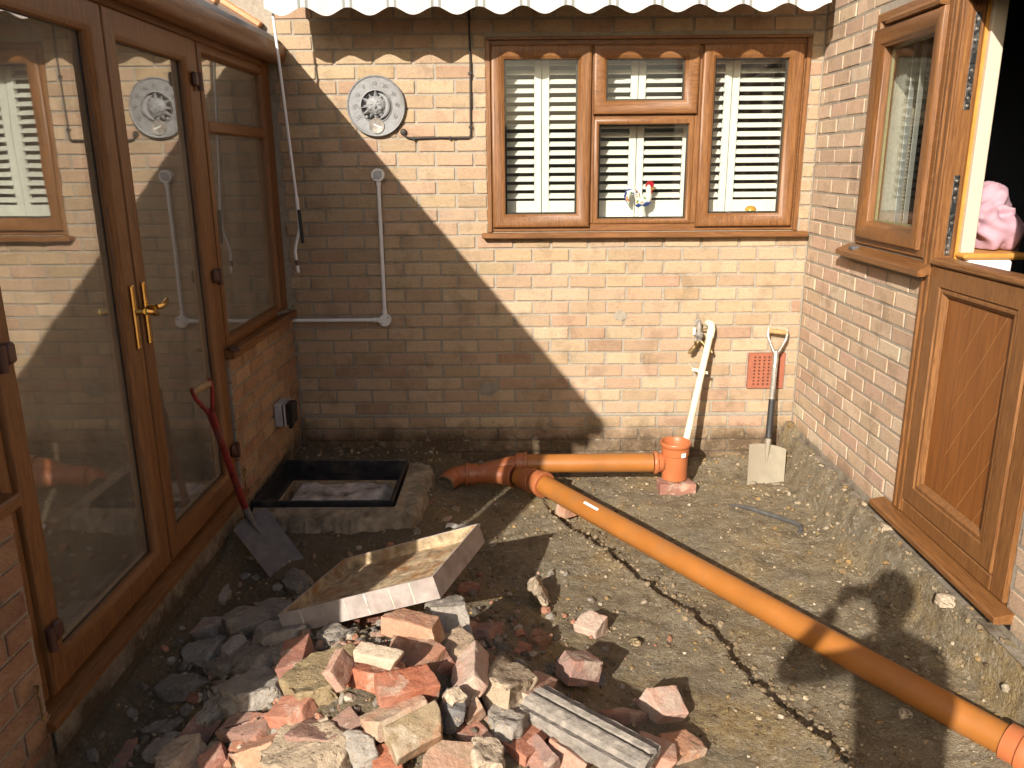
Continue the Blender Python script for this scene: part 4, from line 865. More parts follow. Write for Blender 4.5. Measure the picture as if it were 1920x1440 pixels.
collar(P1-PD*.075, PD, [(0, .056), (.004, .066), (.05, .069), (.056, .076), (.085, .078), (.10, .074), (.16, .072), (.17, .056)], 'end_socket', 'gully', lp, 44)
m = MB(); u_ = PD.cross(V(0, 0, 1)).normalized(); n_ = u_.cross(PD).normalized(); c_ = P0+(P1-P0)*.17+(n_*.86+u_*.5)*.0556; m.obox(c_, PD*.055, (u_*.86-n_*.5)*.007, (n_*.86+u_*.5)*.0006); m.build('printed_strip', 'label', lp)

# ------------------------------------------------------------------ manhole frame and its pan cover
mh = thing('manhole', (-2.76, -.73, -.3), 'black metal manhole frame set in the soil beside the conservatory', 'manhole')
X0, X1, Y0, Y1 = -3.112, -2.385, -1.040, -.430
def mtop(u, v, h): return V(u, v, h)
m = MB(); m.ring(mtop, X0, X1, Y0, Y1, [(0, -.33), (0, -.222), (.004, -.218), (.008, -.218), (.010, -.225), (.010, -.300), (.050, -.303), (.050, -.33)]); m.build('frame', 'iron', mh)
m = MB(); m.ring(mtop, X0+.052, X1-.052, Y0+.052, Y1-.052, [(0, -.62), (0, -.331), (.012, -.331), (.012, -.62)]); m.build('brick_lining', 'rust', mh)
mh2 = bmesh.new(); bmesh.ops.create_grid(mh2, x_segments=50, y_segments=40, size=1)
for v in mh2.verts:
    p = v.co; h = noise.fractal(Vector((p.x*3, p.y*3, 2)), 1., 2., 5); ed = max(abs(p.x), abs(p.y)); v.co = Vector((-2.74+p.x*.285, -.745+p.y*.225, -.318+.016*h-.06*max(0, ed-.85)/.15))
me = bpy.data.meshes.new('concrete_fill'); mh2.to_mesh(me); mh2.free(); me.materials.append(MT['slabc']); [setattr(p, 'use_smooth', True) for p in me.polygons]
mo = bpy.data.objects.new('concrete_fill', me); COL.objects.link(mo); mo.parent = mh; mo.location = -mh.location
m = MB(); m.box(X0+.065, X1-.065, Y0+.065, Y1-.065, -.60, -.41); m.build('chamber_floor', 'soil', mh)
# rough concrete apron poured round the frame
ap = bmesh.new(); nu, nv = 150, 14; rows = []
ol = [(X1+.012, Y1+.012), (X1+.012, Y0-.012), (X0+.01, Y0-.012)]
def apath(t):
    if t < .45: k = t/.45; a = V(ol[0][0], ol[0][1], 0); b_ = V(ol[1][0], ol[1][1], 0); return a+(b_-a)*k, V(1, 0, 0) if k < .8 else V(1, -(k-.8)*5, 0).normalized()
    k = (t-.45)/.55; a = V(ol[1][0], ol[1][1], 0); b_ = V(ol[2][0], ol[2][1], 0); return a+(b_-a)*k, V(0, -1, 0) if k > .2 else V((.2-k)*5, -1, 0).normalized()
for i in range(nu+1):
    p, d = apath(i/nu); wv = .140+.035*noise.noise(Vector((i*.06, 1, 0)))+.030*noise.noise(Vector((i*.23, 4, 0)))+.012*noise.noise(Vector((i*.7, 8, 0))); rw = []
    for j in range(nv+1):
        s_ = j/nv; q = p+d*wv*s_; h = noise.fractal(Vector((q.x*14, q.y*14, 5)), 1., 2.1, 5)
        rw.append(ap.verts.new((max(q.x, -3.115), q.y, -.248+.016*h*min(1, s_*4)-.018*s_-.085*max(0, s_-.84)/.16)))
    rows.append(rw)
for i in range(nu):
    for j in range(nv): ap.faces.new((rows[i][j], rows[i+1][j], rows[i+1][j+1], rows[i][j+1]))
bmesh.ops.recalc_face_normals(ap, faces=ap.faces)
me = bpy.data.meshes.new('concrete_apron'); ap.to_mesh(me); ap.free(); me.materials.append(MT['conc']); [setattr(p, 'use_smooth', True) for p in me.polygons]
ao = bpy.data.objects.new('concrete_apron', me); COL.objects.link(ao); ao.parent = mh; ao.location = -mh.location
# pan cover propped on the rubble
TL, TN, TR = V(-2.640, -2.205, -.172), V(-2.040, -2.315, .045), V(-1.903, -1.794, .005); TB = TL+TR-TN
U = (TN-TL); Wv = (TR-TN); Nn = U.cross(Wv).normalized()
cov = thing('manhole_cover_pan', (TL+TR)/2-Nn*.085, 'shallow rusty metal cover pan propped on the brick rubble', 'manhole cover')
def mp(u, v, h): return TL+U*u+Wv*v+Nn*h
m = MB(); a, b_ = .006/U.length, .006/Wv.length
vs_ = [];
for d, h in ((0, -.085), (0, 0), (1, 0), (1, -.002)):
    vs_ += [mp(a*d, b_*d, h), mp(1-a*d, b_*d, h), mp(1-a*d, 1-b_*d, h), mp(a*d, 1-b_*d, h)]
m.add(vs_, [(i*4+k, i*4+(k+1) % 4, (i+1)*4+(k+1) % 4, (i+1)*4+k) for i in range(3) for k in range(4)]+[(0, 3, 2, 1)])
m.build('pan', 'pan', cov)
m = MB(); m.add([mp(x_, y_, h) for h in (-.002, -.06) for x_, y_ in ((a, b_), (1-a, b_), (1-a, 1-b_), (a, 1-b_))], [(0, 1, 5, 4), (1, 2, 6, 5), (2, 3, 7, 6), (3, 0, 4, 7)]); m.build('inner_side', 'rust', cov)
fm = bmesh.new(); bmesh.ops.create_grid(fm, x_segments=60, y_segments=50, size=.5)
for v in fm.verts:
    p = v.co.copy(); h = noise.fractal(Vector((p.x*5, p.y*5, 1)), 1., 2., 5); st = math.sin((p.x+p.y*.4)*26)*.0025
    v.co = mp(.5+p.x*(1-2*a), .5+p.y*(1-2*b_), -.052+.008*h+st)-cov.location
me = bpy.data.meshes.new('rusty_infill'); fm.to_mesh(me); fm.free(); me.materials.append(MT['rust']); [setattr(p, 'use_smooth', True) for p in me.polygons]
fo_ = bpy.data.objects.new('rusty_infill', me); COL.objects.link(fo_); fo_.parent = cov
for k in range(1, 7):
    m = MB(); m.obox(mp(k/7+.01*math.sin(k*3), 0, -.0425)-Wv.normalized()*.0005, U.normalized()*(.002+.001*math.sin(k*2)), Wv.normalized()*.0012, Nn*.040); m.build('mortar_streak', 'cream' if k > 4 else 'slabc', cov)

# ------------------------------------------------------------------ tools
def spade(name, label, T, S, tip, bw, bladem, tubem, gripm, yokem, nrm, gk=1., band=None):
    """T grip centre, S shoulder of the blade, tip = centre of the cutting edge, nrm = way the blade faces"""
    T, S, tip = V(T), V(S), V(tip); t = thing(name, tip, label, 'spade'); ax = (S-T).normalized(); nr = V(nrm); sd_ = ax.cross(nr).normalized(); L = (S-T).length
    m = MB(); m.tube([T-sd_*.054*gk, T+sd_*.054*gk], .0155, 16); m.build('grip', gripm, t, True)
    m = MB(); yk = T+ax*.135
    for s_ in (-1, 1): m.tube([T+sd_*s_*.056*gk-ax*.018, T+sd_*s_*.058*gk, T+sd_*s_*.055*gk+ax*.04, T+sd_*s_*.034*gk+ax*.085, yk+sd_*s_*.008], [.008, .010, .009, .009, .010], 10)
    m.tube([yk-ax*.01, T+ax*.22], [.019, .0175], 14); m.build('yoke', yokem, t, True)
    m = MB(); m.tube([T+ax*.215, T+ax*(L*.7), S+ax*.0], .0165, 16); sh_ = m.build('shaft', tubem, t, True)
    if band:
        m = MB(); m.tube([S-ax*.27, S-ax*.03], [.0185, .019], 16); m.build('socket', band, t, True)
    bd_ = (tip-S); BL = bd_.length; bd_.normalize(); bs = bd_.cross(nr).normalized(); bn = bs.cross(bd_).normalized()
    m = MB(); vs_ = []; n1, n2 = 10, 8
    for i in range(n1+1):
        u = i/n1; ww = bw*(.5-.018*u)
        for j in range(n2+1):
            w = -1+2*j/n2; bow = .012*(1-w*w)+.010*u*u
            q = S+bd_*(BL*u)+bs*(ww*w)+bn*(-bow)
            if i == 0: q += bd_*(.018*w*w)
            vs_.append(q)
    K = len(vs_); vs_ += [q-bn*.003 for q in vs_]; fs_ = []
    for i in range(n1):
        for j in range(n2):
            a = i*(n2+1)+j; fs_ += [(a, a+1, a+n2+2, a+n2+1), (K+a, K+a+n2+1, K+a+n2+2, K+a+1)]
    bnd = [j for j in range(n2+1)]+[(i+1)*(n2+1)-1 for i in range(1, n1+1)]+[n1*(n2+1)+j for j in range(n2-1, -1, -1)]+[i*(n2+1) for i in range(n1-1, 0, -1)]
    fs_ += [(bnd[k], K+bnd[k], K+bnd[(k+1) % len(bnd)], bnd[(k+1) % len(bnd)]) for k in range(len(bnd))]
    m.add(vs_, fs_); m.build('blade', bladem, t, True, 50)
    m = MB(); m.tube([S-ax*.05, S+bd_*.05-bn*.010, S+bd_*.11-bn*.012], [.019, .014, .003], 12); m.build('strap', bladem, t, True)
    return t
spade('spade', 'clay smeared spade with wooden grip leaning on the back wall by the air brick', (-.150, -.05, .452), (-.228, -.275, -.190), (-.264, -.405, -.428), .225, 'spade', 'tube', 'wood', 'chrome', (0, -1, .25), band='blackrub')
spade('spade', 'old spade with chipped red shaft leaning against the conservatory doors', (-3.072, -1.615, .552), (-3.030, -1.345, -.160), (-2.80, -1.470, -.405), .185, 'spade2', 'redpaint', 'wood', 'redpaint', (.55, -.75, .45), gk=.72)
cl_ = MB(); cl_.ball((-.335, -.395, -.395), .022, .015, .012, 10, 7); cl_.ball((-.20, -.41, -.40), .03, .014, .016, 10, 7); tag(cl_.build('clay_lump', 'conc', None, True), 'wet clay stuck to the foot of the clay smeared spade', 'clay')
cr = MB(); g_ = lambda x, y, h=.012: V(x, y, gz(x, y)+h)
pts = [g_(-.54, -.67), g_(-.46, -.745, .018), g_(-.378, -.832, .02), g_(-.315, -.915, .02), g_(-.283, -.96, .022)]
cr.tube(pts+[g_(-.262, -1.0, .018), g_(-.268, -1.035, .010), g_(-.285, -1.055, .004)], [.005, .011, .012, .012, .012, .012, .012, .005], 10); tag(cr.build('crowbar', 'bar', None, True), 'black crowbar with hooked end lying on the soil in front of the spade', 'crowbar')

# ------------------------------------------------------------------ rubble
TON = dict(dred=(.32, .155, .115), red=(.44, .165, .095), orange=(.50, .275, .17), pink=(.49, .31, .235), cream=(.57, .48, .36), white=(.54, .41, .335), tan=(.43, .33, .235), olive=(.32, .25, .15), dusk=(.31, .195, .155), brown=(.28, .165, .11), clay=(.33, .26, .15), grey=(.36, .335, .295), dgrey=(.27, .25, .22), bluegrey=(.22, .215, .215), pale=(.44, .36, .26), tanorange=(.42, .28, .18), greyred=(.32, .20, .17), mauve=(.24, .15, .125))
def chunk(kind, L, w, t, seed):
    r = random.Random(seed); b = bmesh.new()
    if kind == 'B':
        bmesh.ops.create_cube(b, size=1)
        for v in b.verts: v.co = Vector((v.co.x*L, v.co.y*w, v.co.z*t))
        ncut = r.choice((1, 2)) if L < .15 else r.choice((1, 2, 2))
        for k in range(ncut):
            e = Vector((r.choice((-1, 1))*r.uniform(.6, 1), r.uniform(-.6, .6), r.uniform(-.5, .5))).normalized()
            sup = abs(e.x)*L/2+abs(e.y)*w/2+abs(e.z)*t/2
            g = bmesh.ops.bisect_plane(b, geom=b.verts[:]+b.edges[:]+b.faces[:], plane_co=e*sup*r.uniform(.70, .90), plane_no=e, clear_outer=True)
            bmesh.ops.holes_fill(b, edges=[x for x in b.edges if x.is_boundary])
        amp = .0026; bev = .0045
    else:
        bmesh.ops.create_cube(b, size=1)
        for v in b.verts: v.co = Vector((v.co.x*L*r.uniform(.9, 1.12), v.co.y*w*r.uniform(.9, 1.15), v.co.z*t*r.uniform(.9, 1.15)))
        for k in range(r.randint(6, 9)):
            e = Vector((r.gauss(0, 1), r.gauss(0, 1), r.gauss(0, 1))).normalized()
            sup = abs(e.x)*L/2+abs(e.y)*w/2+abs(e.z)*t/2
            bmesh.ops.bisect_plane(b, geom=b.verts[:]+b.edges[:]+b.faces[:], plane_co=e*sup*r.uniform(.58, .80), plane_no=e, clear_outer=True)
            bmesh.ops.holes_fill(b, edges=[x for x in b.edges if x.is_boundary])
        amp = .0075; bev = .007
    bmesh.ops.recalc_face_normals(b, faces=b.faces)
    bmesh.ops.dissolve_limit(b, angle_limit=.02, verts=b.verts, edges=b.edges)
    bmesh.ops.bevel(b, geom=b.edges[:]+b.verts[:], offset=bev*.8, segments=2, affect='EDGES', profile=.6)
    bmesh.ops.triangulate(b, faces=b.faces)
    for it in range(6):
        lg_ = [e for e in b.edges if e.calc_length() > .016]
        if not lg_ or len(b.faces) > 2600: break
        bmesh.ops.subdivide_edges(b, edges=lg_, cuts=1); bmesh.ops.triangulate(b, faces=[f for f in b.faces if len(f.verts) > 3])
    b.normal_update(); o = Vector((seed*1.7, seed*.3, 0))
    for v in b.verts:
        n1 = noise.fractal((v.co+o)*26, 1., 2., 4); n2 = noise.noise((v.co+o)*11)
        v.co += v.normal*(amp*n1+amp*.9*n2-amp*1.6*max(0, noise.noise((v.co+o)*38+Vector((5, 5, 5))))**1.0)
    bmesh.ops.recalc_face_normals(b, faces=b.faces)
    me = bpy.data.meshes.new('chunk'); b.to_mesh(me); b.free(); me.shade_smooth()
    return me
RUB = [
('B',-2.487,-2.514,-0.150,0.205,0.092,0.068,-83,4,15,'dred','long dusky red brick standing out at the left of the brick heap under the tray'),
('C',-2.334,-2.672,-0.140,0.250,0.238,0.140,-51,11,8,'clay','large squared block with yellowish clay side and brick dust on top'),
('B',-2.270,-2.782,-0.002,0.117,0.032,0.081,-102,-12,25,'pink','narrow pink brick sliver leaning beside a pale brick sliver'),
('B',-2.152,-2.787,0.040,0.150,0.051,0.041,-23,1,10,'cream','pale cream brick sliver lying on top of the heap'),
('B',-2.184,-2.746,-0.050,0.205,0.101,0.063,-26,6,-8,'red','bright red brick with mortar under the pale sliver'),
('B',-2.065,-2.841,-0.030,0.179,0.092,0.068,18,-0,12,'red','red brick with crumbling mortar face in the middle of the heap'),
('B',-2.089,-2.921,-0.071,0.184,0.083,0.063,27,9,-12,'tan','smooth tan brick with a jagged left end in the lower heap'),
('B',-2.020,-2.997,-0.062,0.164,0.097,0.063,33,7,28,'olive','olive brown brick tilted towards the camera with a lit end'),
('B',-2.419,-2.813,-0.146,0.128,0.092,0.072,-28,18,10,'red','small red orange brick lump at the edge of the shadow'),
('B',-2.304,-2.929,-0.143,0.179,0.110,0.072,-24,10,-10,'dusk','dull pink brick lying in front of the clay sided block'),
('B',-2.572,-2.769,-0.236,0.205,0.092,0.068,-32,19,14,'dusk','long brown brick in the shade left of the lower heap'),
('B',-2.488,-2.895,-0.207,0.138,0.092,0.063,-7,24,-15,'orange','orange brick half in sun at the lower left of the heap'),
('B',-2.082,-2.535,-0.019,0.205,0.092,0.068,-24,0,-6,'orange','pink orange brick lying under the right end of the tray'),
('C',-1.990,-2.348,-0.100,0.250,0.130,0.108,-74,18,0,'grey','grey concrete lump beside the brick under the tray'),
('B',-2.068,-2.619,-0.068,0.205,0.120,0.072,-46,1,20,'brown','large brown weathered brick in the upper heap'),
('B',-1.994,-2.617,-0.092,0.165,0.074,0.063,-64,2,30,'dred','dark brick with a red broken side next to the big brown brick'),
('B',-1.888,-2.712,-0.072,0.202,0.097,0.068,-88,2,40,'white','whitish pink frogged brick standing on edge'),
('C',-1.945,-2.567,-0.105,0.157,0.119,0.097,-61,2,10,'tan','tan mortar lump behind the whitish brick'),
('C',-1.928,-2.874,-0.042,0.063,0.054,0.054,-50,-18,0,'cream','small cream mortar cube above a round grey lump'),
('C',-1.932,-2.879,-0.084,0.064,0.097,0.086,-0,-17,0,'bluegrey','round blue grey mortar lump in the lower heap'),
('B',-1.878,-2.831,-0.112,0.086,0.064,0.054,-60,-17,20,'tan','thin tan brick piece right of the round grey lump'),
('C',-2.328,-2.989,-0.167,0.250,0.184,0.119,-15,14,0,'pale','large pale mortar covered slab at the bottom edge of the photo'),
('B',-2.097,-3.026,-0.147,0.079,0.101,0.072,11,6,12,'red','rounded red brick below the olive brown brick'),
('B',-1.924,-3.029,-0.152,0.159,0.120,0.081,5,-9,20,'tanorange','big tan and orange brick at the bottom centre edge'),
('C',-2.174,-2.989,-0.124,0.081,0.097,0.076,18,16,20,'grey','dark grey stone between the pink brick and the olive brick'),
('B',-2.238,-2.907,-0.129,0.102,0.092,0.063,35,21,0,'dusk','dark brown brick tucked behind the dull pink brick'),
('C',-1.772,-2.677,-0.149,0.250,0.140,0.119,62,-17,0,'pale','big pale mortar lump at the right side of the heap'),
('B',-1.683,-2.659,-0.190,0.205,0.083,0.072,74,-15,15,'pink','pink brick with a sloping face behind the ribbed tile'),
('B',-1.942,-2.234,-0.219,0.205,0.055,0.045,79,-25,10,'pink','small pink brick end right of the brick under the tray'),
('B',-1.868,-2.167,-0.287,0.205,0.092,0.068,76,-22,-10,'greyred','brick with a grey face and pink edges right of the tray'),
('B',-1.658,-2.103,-0.362,0.077,0.078,0.072,-30,-6,0,'brown','mossy brown brick lump on the bare soil'),
('B',-1.721,-2.228,-0.321,0.059,0.055,0.050,-20,-11,15,'red','small red orange brick fragment on the bare soil'),
('C',-1.648,-1.721,-0.363,0.205,0.097,0.054,-79,3,-60,'pale','upright pale concrete shard on the bare soil beyond the heap'),
('B',-1.440,-1.959,-0.387,0.102,0.106,0.086,-34,-2,12,'white','half brick with a pale mortar face alone on the bare soil'),
('B',-1.528,-2.411,-0.263,0.133,0.097,0.090,30,-20,-5,'greyred','square half brick perched on a grey stone'),
('C',-1.505,-2.364,-0.366,0.148,0.097,0.065,35,-18,0,'bluegrey','smooth grey stone under the perched half brick'),
('B',-1.245,-2.497,-0.363,0.123,0.106,0.099,21,-10,25,'white','half brick with a cream broken top nearest the long pipe'),
('B',-1.399,-2.553,-0.369,0.188,0.087,0.063,31,-18,-18,'mauve','mauve brown brick behind the ribbed tile'),
('B',-1.317,-2.769,-0.333,0.119,0.092,0.081,-8,-17,0,'pink','pink half brick at the lower right end of the ribbed tile'),
('B',-1.230,-2.696,-0.374,0.161,0.092,0.081,28,-13,8,'orange','orange half brick behind the pink one at the tile end'),
('B',-1.684,-2.923,-0.215,0.102,0.092,0.072,-48,-16,25,'mauve','dark mauve brick under the ribbed tile'),
('B',-1.594,-2.888,-0.236,0.128,0.092,0.072,-31,-18,-25,'pink','pink brick tilted under the ribbed tile'),
('B',-1.716,-2.858,-0.206,0.192,0.101,0.072,60,-7,12,'red','broken red brick between grey lump and ribbed tile'),
('C',-1.769,-2.826,-0.170,0.193,0.119,0.097,73,-3,0,'grey','dark grey concrete lump left of the broken red brick'),
('B',-1.826,-2.934,-0.189,0.083,0.092,0.063,-17,-18,10,'dusk','dusky brick behind the cream lump at the bottom edge'),
('C',-1.823,-3.010,-0.150,0.096,0.108,0.086,14,-9,0,'cream','cream mortar lump at the bottom edge right of centre'),
('C',-3.082,-1.657,-0.426,0.106,0.151,0.108,1,2,0,'grey','angular grey concrete lump farthest back along the door sill'),
('C',-2.986,-1.483,-0.445,0.101,0.119,0.086,-14,1,0,'dgrey','round dark concrete lump nearest the red spade blade'),
('B',-3.000,-1.973,-0.393,0.113,0.110,0.077,-12,9,4,'grey','squared grey block with flat top in the shaded rubble'),
('C',-2.947,-1.954,-0.400,0.063,0.097,0.076,-27,11,0,'dgrey','small dark chunk tucked behind the squared grey block'),
('C',-2.834,-2.020,-0.339,0.250,0.162,0.119,-55,15,0,'dgrey','pebbly concrete lump right of the squared grey block'),
('C',-2.802,-2.225,-0.304,0.109,0.097,0.076,44,15,0,'grey','wedge of concrete in front of the pebbly lump'),
('C',-2.960,-2.150,-0.392,0.157,0.140,0.097,-17,15,0,'grey','flat topped concrete lump in front of the squared grey block'),
('C',-2.651,-2.219,-0.273,0.250,0.140,0.097,-49,19,0,'grey','concrete lump left of the long dusky red brick'),
('C',-2.773,-1.839,-0.391,0.250,0.119,0.097,-53,14,0,'dgrey','dark concrete lump under the left corner of the tray'),
('C',-2.662,-2.380,-0.257,0.222,0.162,0.119,-39,20,0,'dgrey','large dark concrete lump in the middle of the shaded rubble'),
('C',-2.809,-2.319,-0.331,0.215,0.097,0.076,-37,20,0,'dgrey','low dark slab behind two upright concrete slabs'),
('C',-2.682,-2.594,-0.245,0.250,0.097,0.065,-57,11,20,'grey','upright concrete slab leaning right in the shaded rubble'),
('C',-2.602,-2.598,-0.236,0.250,0.162,0.108,-43,17,0,'grey','broad concrete lump above the long brown brick'),
('C',-2.736,-2.596,-0.281,0.171,0.086,0.065,84,8,-20,'grey','pointed concrete slab leaning left in the shaded rubble'),
('C',-2.963,-2.373,-0.385,0.230,0.119,0.076,-22,14,0,'dgrey','long low dark stone near the door sill'),
('C',-2.961,-2.456,-0.406,0.102,0.076,0.032,-6,14,0,'dgrey','thin dark flake of concrete near the door sill'),
('B',-2.765,-2.693,-0.318,0.125,0.092,0.068,75,13,15,'dusk','dark brick standing in the shade at lower left'),
('C',-2.925,-2.568,-0.403,0.118,0.108,0.076,-20,15,0,'dgrey','dark lump left of the standing dark brick'),
('C',-2.876,-2.690,-0.375,0.104,0.130,0.076,-10,17,0,'grey','grey lump behind the sunlit cream block'),
('B',-3.037,-2.683,-0.424,0.098,0.120,0.072,14,7,0,'dusk','brown brick at the lower left corner by the dwarf wall'),
('C',-2.762,-2.839,-0.301,0.148,0.151,0.108,-12,19,0,'cream','sunlit cream block at the lower left edge'),
('B',-2.649,-2.852,-0.286,0.080,0.083,0.063,28,25,5,'dred','dark red brick right of the sunlit cream block'),
('C',-2.737,-1.592,-0.398,0.250,0.108,0.086,-61,8,20,'dgrey','concrete shard behind the red spade blade tip'),
('C',-2.662,-1.366,-0.429,0.120,0.086,0.065,-1,1,0,'grey','grey lump behind the left end of the tray'),
('C',-2.395,-2.357,-0.185,0.120,0.108,0.086,-31,14,0,'dgrey','dark lump in the gap under the tray front'),
('B',-2.335,-2.169,-0.258,0.132,0.101,0.068,6,-4,0,'dred','dark red brick in the shade under the tray'),
('B',-1.959,-1.599,-0.438,0.119,0.092,0.072,-2,-2,0,'dred','dark red block in the shadow right of the tray'),
('C',-1.834,-1.360,-0.452,0.081,0.076,0.054,0,-0,0,'brown','half buried brown stone in the tray shadow'),
('C',-2.528,-2.438,-0.227,0.222,0.108,0.086,-62,12,0,'dgrey','dark lump hidden behind the long dusky red brick'),
('C',-2.271,-2.967,-0.168,0.125,0.130,0.086,-48,-3,0,'grey','grey mortar lump between the orange and pale pieces'),
('B',-1.827,-2.776,-0.171,0.117,0.083,0.063,72,-5,0,'dusk','dusky brick piece below the whitish standing brick'),
('C',-2.025,-2.918,-0.126,0.063,0.097,0.076,31,1,0,'dgrey','dark stone behind the olive brown brick'),
('B',-1.877,-2.897,-0.166,0.089,0.092,0.063,43,-4,10,'dred','dark red brick in the gap above the bottom edge'),
]
for i, (kd, x, y, z, L, w, t, yw, pt_, rl, tn, lab) in enumerate(RUB):
    me = chunk(kd, L, w, t, i+1); me.materials.append(MT['rub_b' if kd == 'B' else 'rub_c'])
    o = bpy.data.objects.new('broken_brick' if kd == 'B' else 'concrete_lump', me); COL.objects.link(o); o.location = (x, y, z)
    o.rotation_euler = (Matrix.Rotation(rad(yw), 3, 'Z') @ Matrix.Rotation(rad(-pt_), 3, 'Y') @ Matrix.Rotation(rad(rl), 3, 'X')).to_euler()
    j = random.uniform(.92, 1.1); o.color = (*[c*j for c in TON[tn]], 1); tag(o, lab, 'brick' if kd == 'B' else 'rubble', 'broken bricks in the rubble heap' if kd == 'B' else 'concrete lumps in the rubble heap')
for x, y, z, L, w, t, yw, tn, lab in ((-.806, -.445, gz(-.806, -.445)+.028, .215, .11, .075, 3, 'dred', 'red brick under the orange gully pot'), (-1.455, -.735, -.405, .13, .09, .06, 35, 'orange', 'orange brick wedged under the head of the long pipe'), (-.045, -2.70, -.435, .14, .10, .04, 10, 'cream', 'white stone under the far end of the long pipe')):
    me = chunk('B', L, w, t, int(x*-100)); me.materials.append(MT['rub_b']); o = bpy.data.objects.new('packing_brick', me); COL.objects.link(o); o.location = (x, y, z); o.rotation_euler = (0, 0, rad(yw)); o.color = (*TON[tn], 1); tag(o, lab, 'brick')
# ribbed tile lying across the heap
RA, RB_ = V(-1.690, -2.735, -.140), V(-1.372, -2.965, -.175); dv = (RB_-RA).normalized(); sd2 = V(.62, .75, .10); sd2 = (sd2-dv*sd2.dot(dv)).normalized(); nn = dv.cross(sd2).normalized()
if nn.z < 0: nn = -nn
prof = [(-.078, -.042), (-.078, -.006), (-.064, .005), (-.046, -.001), (-.034, .010), (-.006, .014), (.002, .012), (.006, -.006), (.015, -.006), (.020, .008), (.036, .011), (.043, -.010), (.076, -.015), (.078, -.042)]
m = MB(); NS = 26; vs_ = []
for i in range(NS+1):
    t = -.02+1.04*i/NS; c = RA+(RB_-RA)*t
    for k, (u, h) in enumerate(prof):
        e = .012*noise.noise(Vector((u*30, i*.35, 4)))+(.018*noise.noise(Vector((u*40, 7, i))) if i in (0, NS) else 0)
        vs_.append(c+sd2*(u+(e*.5 if k in (0, 1, 12, 13) else 0))+nn*(h+.002*noise.noise(Vector((u*50, i*.9, 1))))+(dv*e*1.6 if i in (0, NS) else V(0, 0, 0)))
n = len(prof); fs_ = [(i*n+k, i*n+(k+1) % n, (i+1)*n+(k+1) % n, (i+1)*n+k) for i in range(NS) for k in range(n)]+[tuple(range(n)), tuple(NS*n+k for k in range(n))]
m.add(vs_, fs_); tag(m.build('ribbed_tile', 'ribt'), 'long grey ribbed clay tile lying across the front of the brick heap', 'tile')
# loose stones that can be told apart
for x, y, s_, tn, lab in ((-2.083, -.77, .028, 'pale', 'small pale stone in front of the drain bend'), (-2.12, -.93, .03, 'tan', 'pale pebble near the torn paper scrap'), (-.06, -2.07, .045, 'cream', 'white flint beside the long pipe in the head shadow'), (-.36, -2.42, .03, 'cream', 'white pebble in the body shadow left of the long pipe'), (-.02, -1.45, .04, 'pale', 'flat pale stone stuck in the bank below the door sill'), (-1.27, -2.03, .03, 'clay', 'ochre clay lump on the bare soil right of the half brick'), (-2.56, -.30, .03, 'bluegrey', 'grey stone lying against the wall behind the manhole'), (-2.50, -.36, .055, 'clay', 'clay clod behind the manhole frame')):
    me = chunk('C', s_*1.6, s_*1.2, s_, int(-x*1000)); me.materials.append(MT['rub_c']); o = bpy.data.objects.new('stone', me); COL.objects.link(o); o.location = (x, y, gz(x, y)+s_*.2); o.color = (*TON[tn], 1); tag(o, lab, 'stone')
ps = MB(); pv = []
for i in range(13):
    for j in range(4):
        x, y = -2.12+i*.014+j*.004, -1.03+j*.018+i*.004; pv.append((x, y, gz(x, y)+.010+.010*abs(math.sin(i*.9+j))))
ps.add(pv+[(a_, b2_, c2_-.0015) for a_, b2_, c2_ in pv], [(i*4+j, (i+1)*4+j, (i+1)*4+j+1, i*4+j+1) for i in range(12) for j in range(3)]+[(52+i*4+j, 52+i*4+j+1, 52+(i+1)*4+j+1, 52+(i+1)*4+j) for i in range(12) for j in range(3)])
tag(ps.build('paper_scrap', 'paperlit', None, True, normals=False), 'torn pale paper scrap on the dark soil beside the pan cover', 'paper')
# small fragments and pebbles: one uncountable mass
def scatter(name, n, seed, region, smin, smax, mt, label, tones):
    r = random.Random(seed); vs, fs, tn = [], [], []
    base = bmesh.new(); bmesh.ops.create_icosphere(base, subdivisions=1, radius=1); bv = [v.co.copy() for v in base.verts]; bf = [[v.index for v in f.verts] for f in base.faces]; base.free()
    for i in range(n):
        x, y = region(r)
        if x is None or (MH[0]-.04 < x < MH[1]+.06 and MH[2]-.06 < y < MH[3]+.06): continue
        s = smin+(smax-smin)*r.random()**4; R = Euler((r.random()*6, r.random()*6, r.random()*6)).to_matrix(); sc = Vector((s, s*r.uniform(.6, 1), s*r.uniform(.4, .9))); k = len(vs); z = gz(x, y)+s*.12
        for v in bv:
            p = Vector((v.x*sc.x, v.y*sc.y, v.z*sc.z))*r.uniform(.8, 1.15); p = R @ p; vs.append((x+p.x, y+p.y, z+p.z*.8))
        fs += [[a+k for a in f] for f in bf]; t = r.choice(tones); j = r.uniform(.75, 1.2); tn += [(*[c*j for c in t], 1)]*len(bf)
    me = bpy.data.meshes.new(name); me.from_pydata(vs, [], fs); me.update(); me.materials.append(mt)
    at = me.attributes.new('tone', 'FLOAT_COLOR', 'FACE'); at.data.foreach_set('color', np.array(tn, dtype=np.float32).ravel())
    o = bpy.data.objects.new(name, me); COL.objects.link(o); tag(o, label, 'gravel', kind='stuff'); return o
n = NT('pebble'); cc = n.new('ShaderNodeAttribute', attribute_name='tone').outputs['Color']; nf = n.noise(n.pos(), 90, 4); MT['pebble'] = n.fin(n.mix(n.rng(nf, .3, .7), n.mix(1, cc, (.6, .58, .55), 'MULTIPLY'), cc), .95, n.bump(nf, .003), 0, .2)
def reg_all(r): return r.uniform(-3.1, -.01), r.uniform(-3.9, -.03)
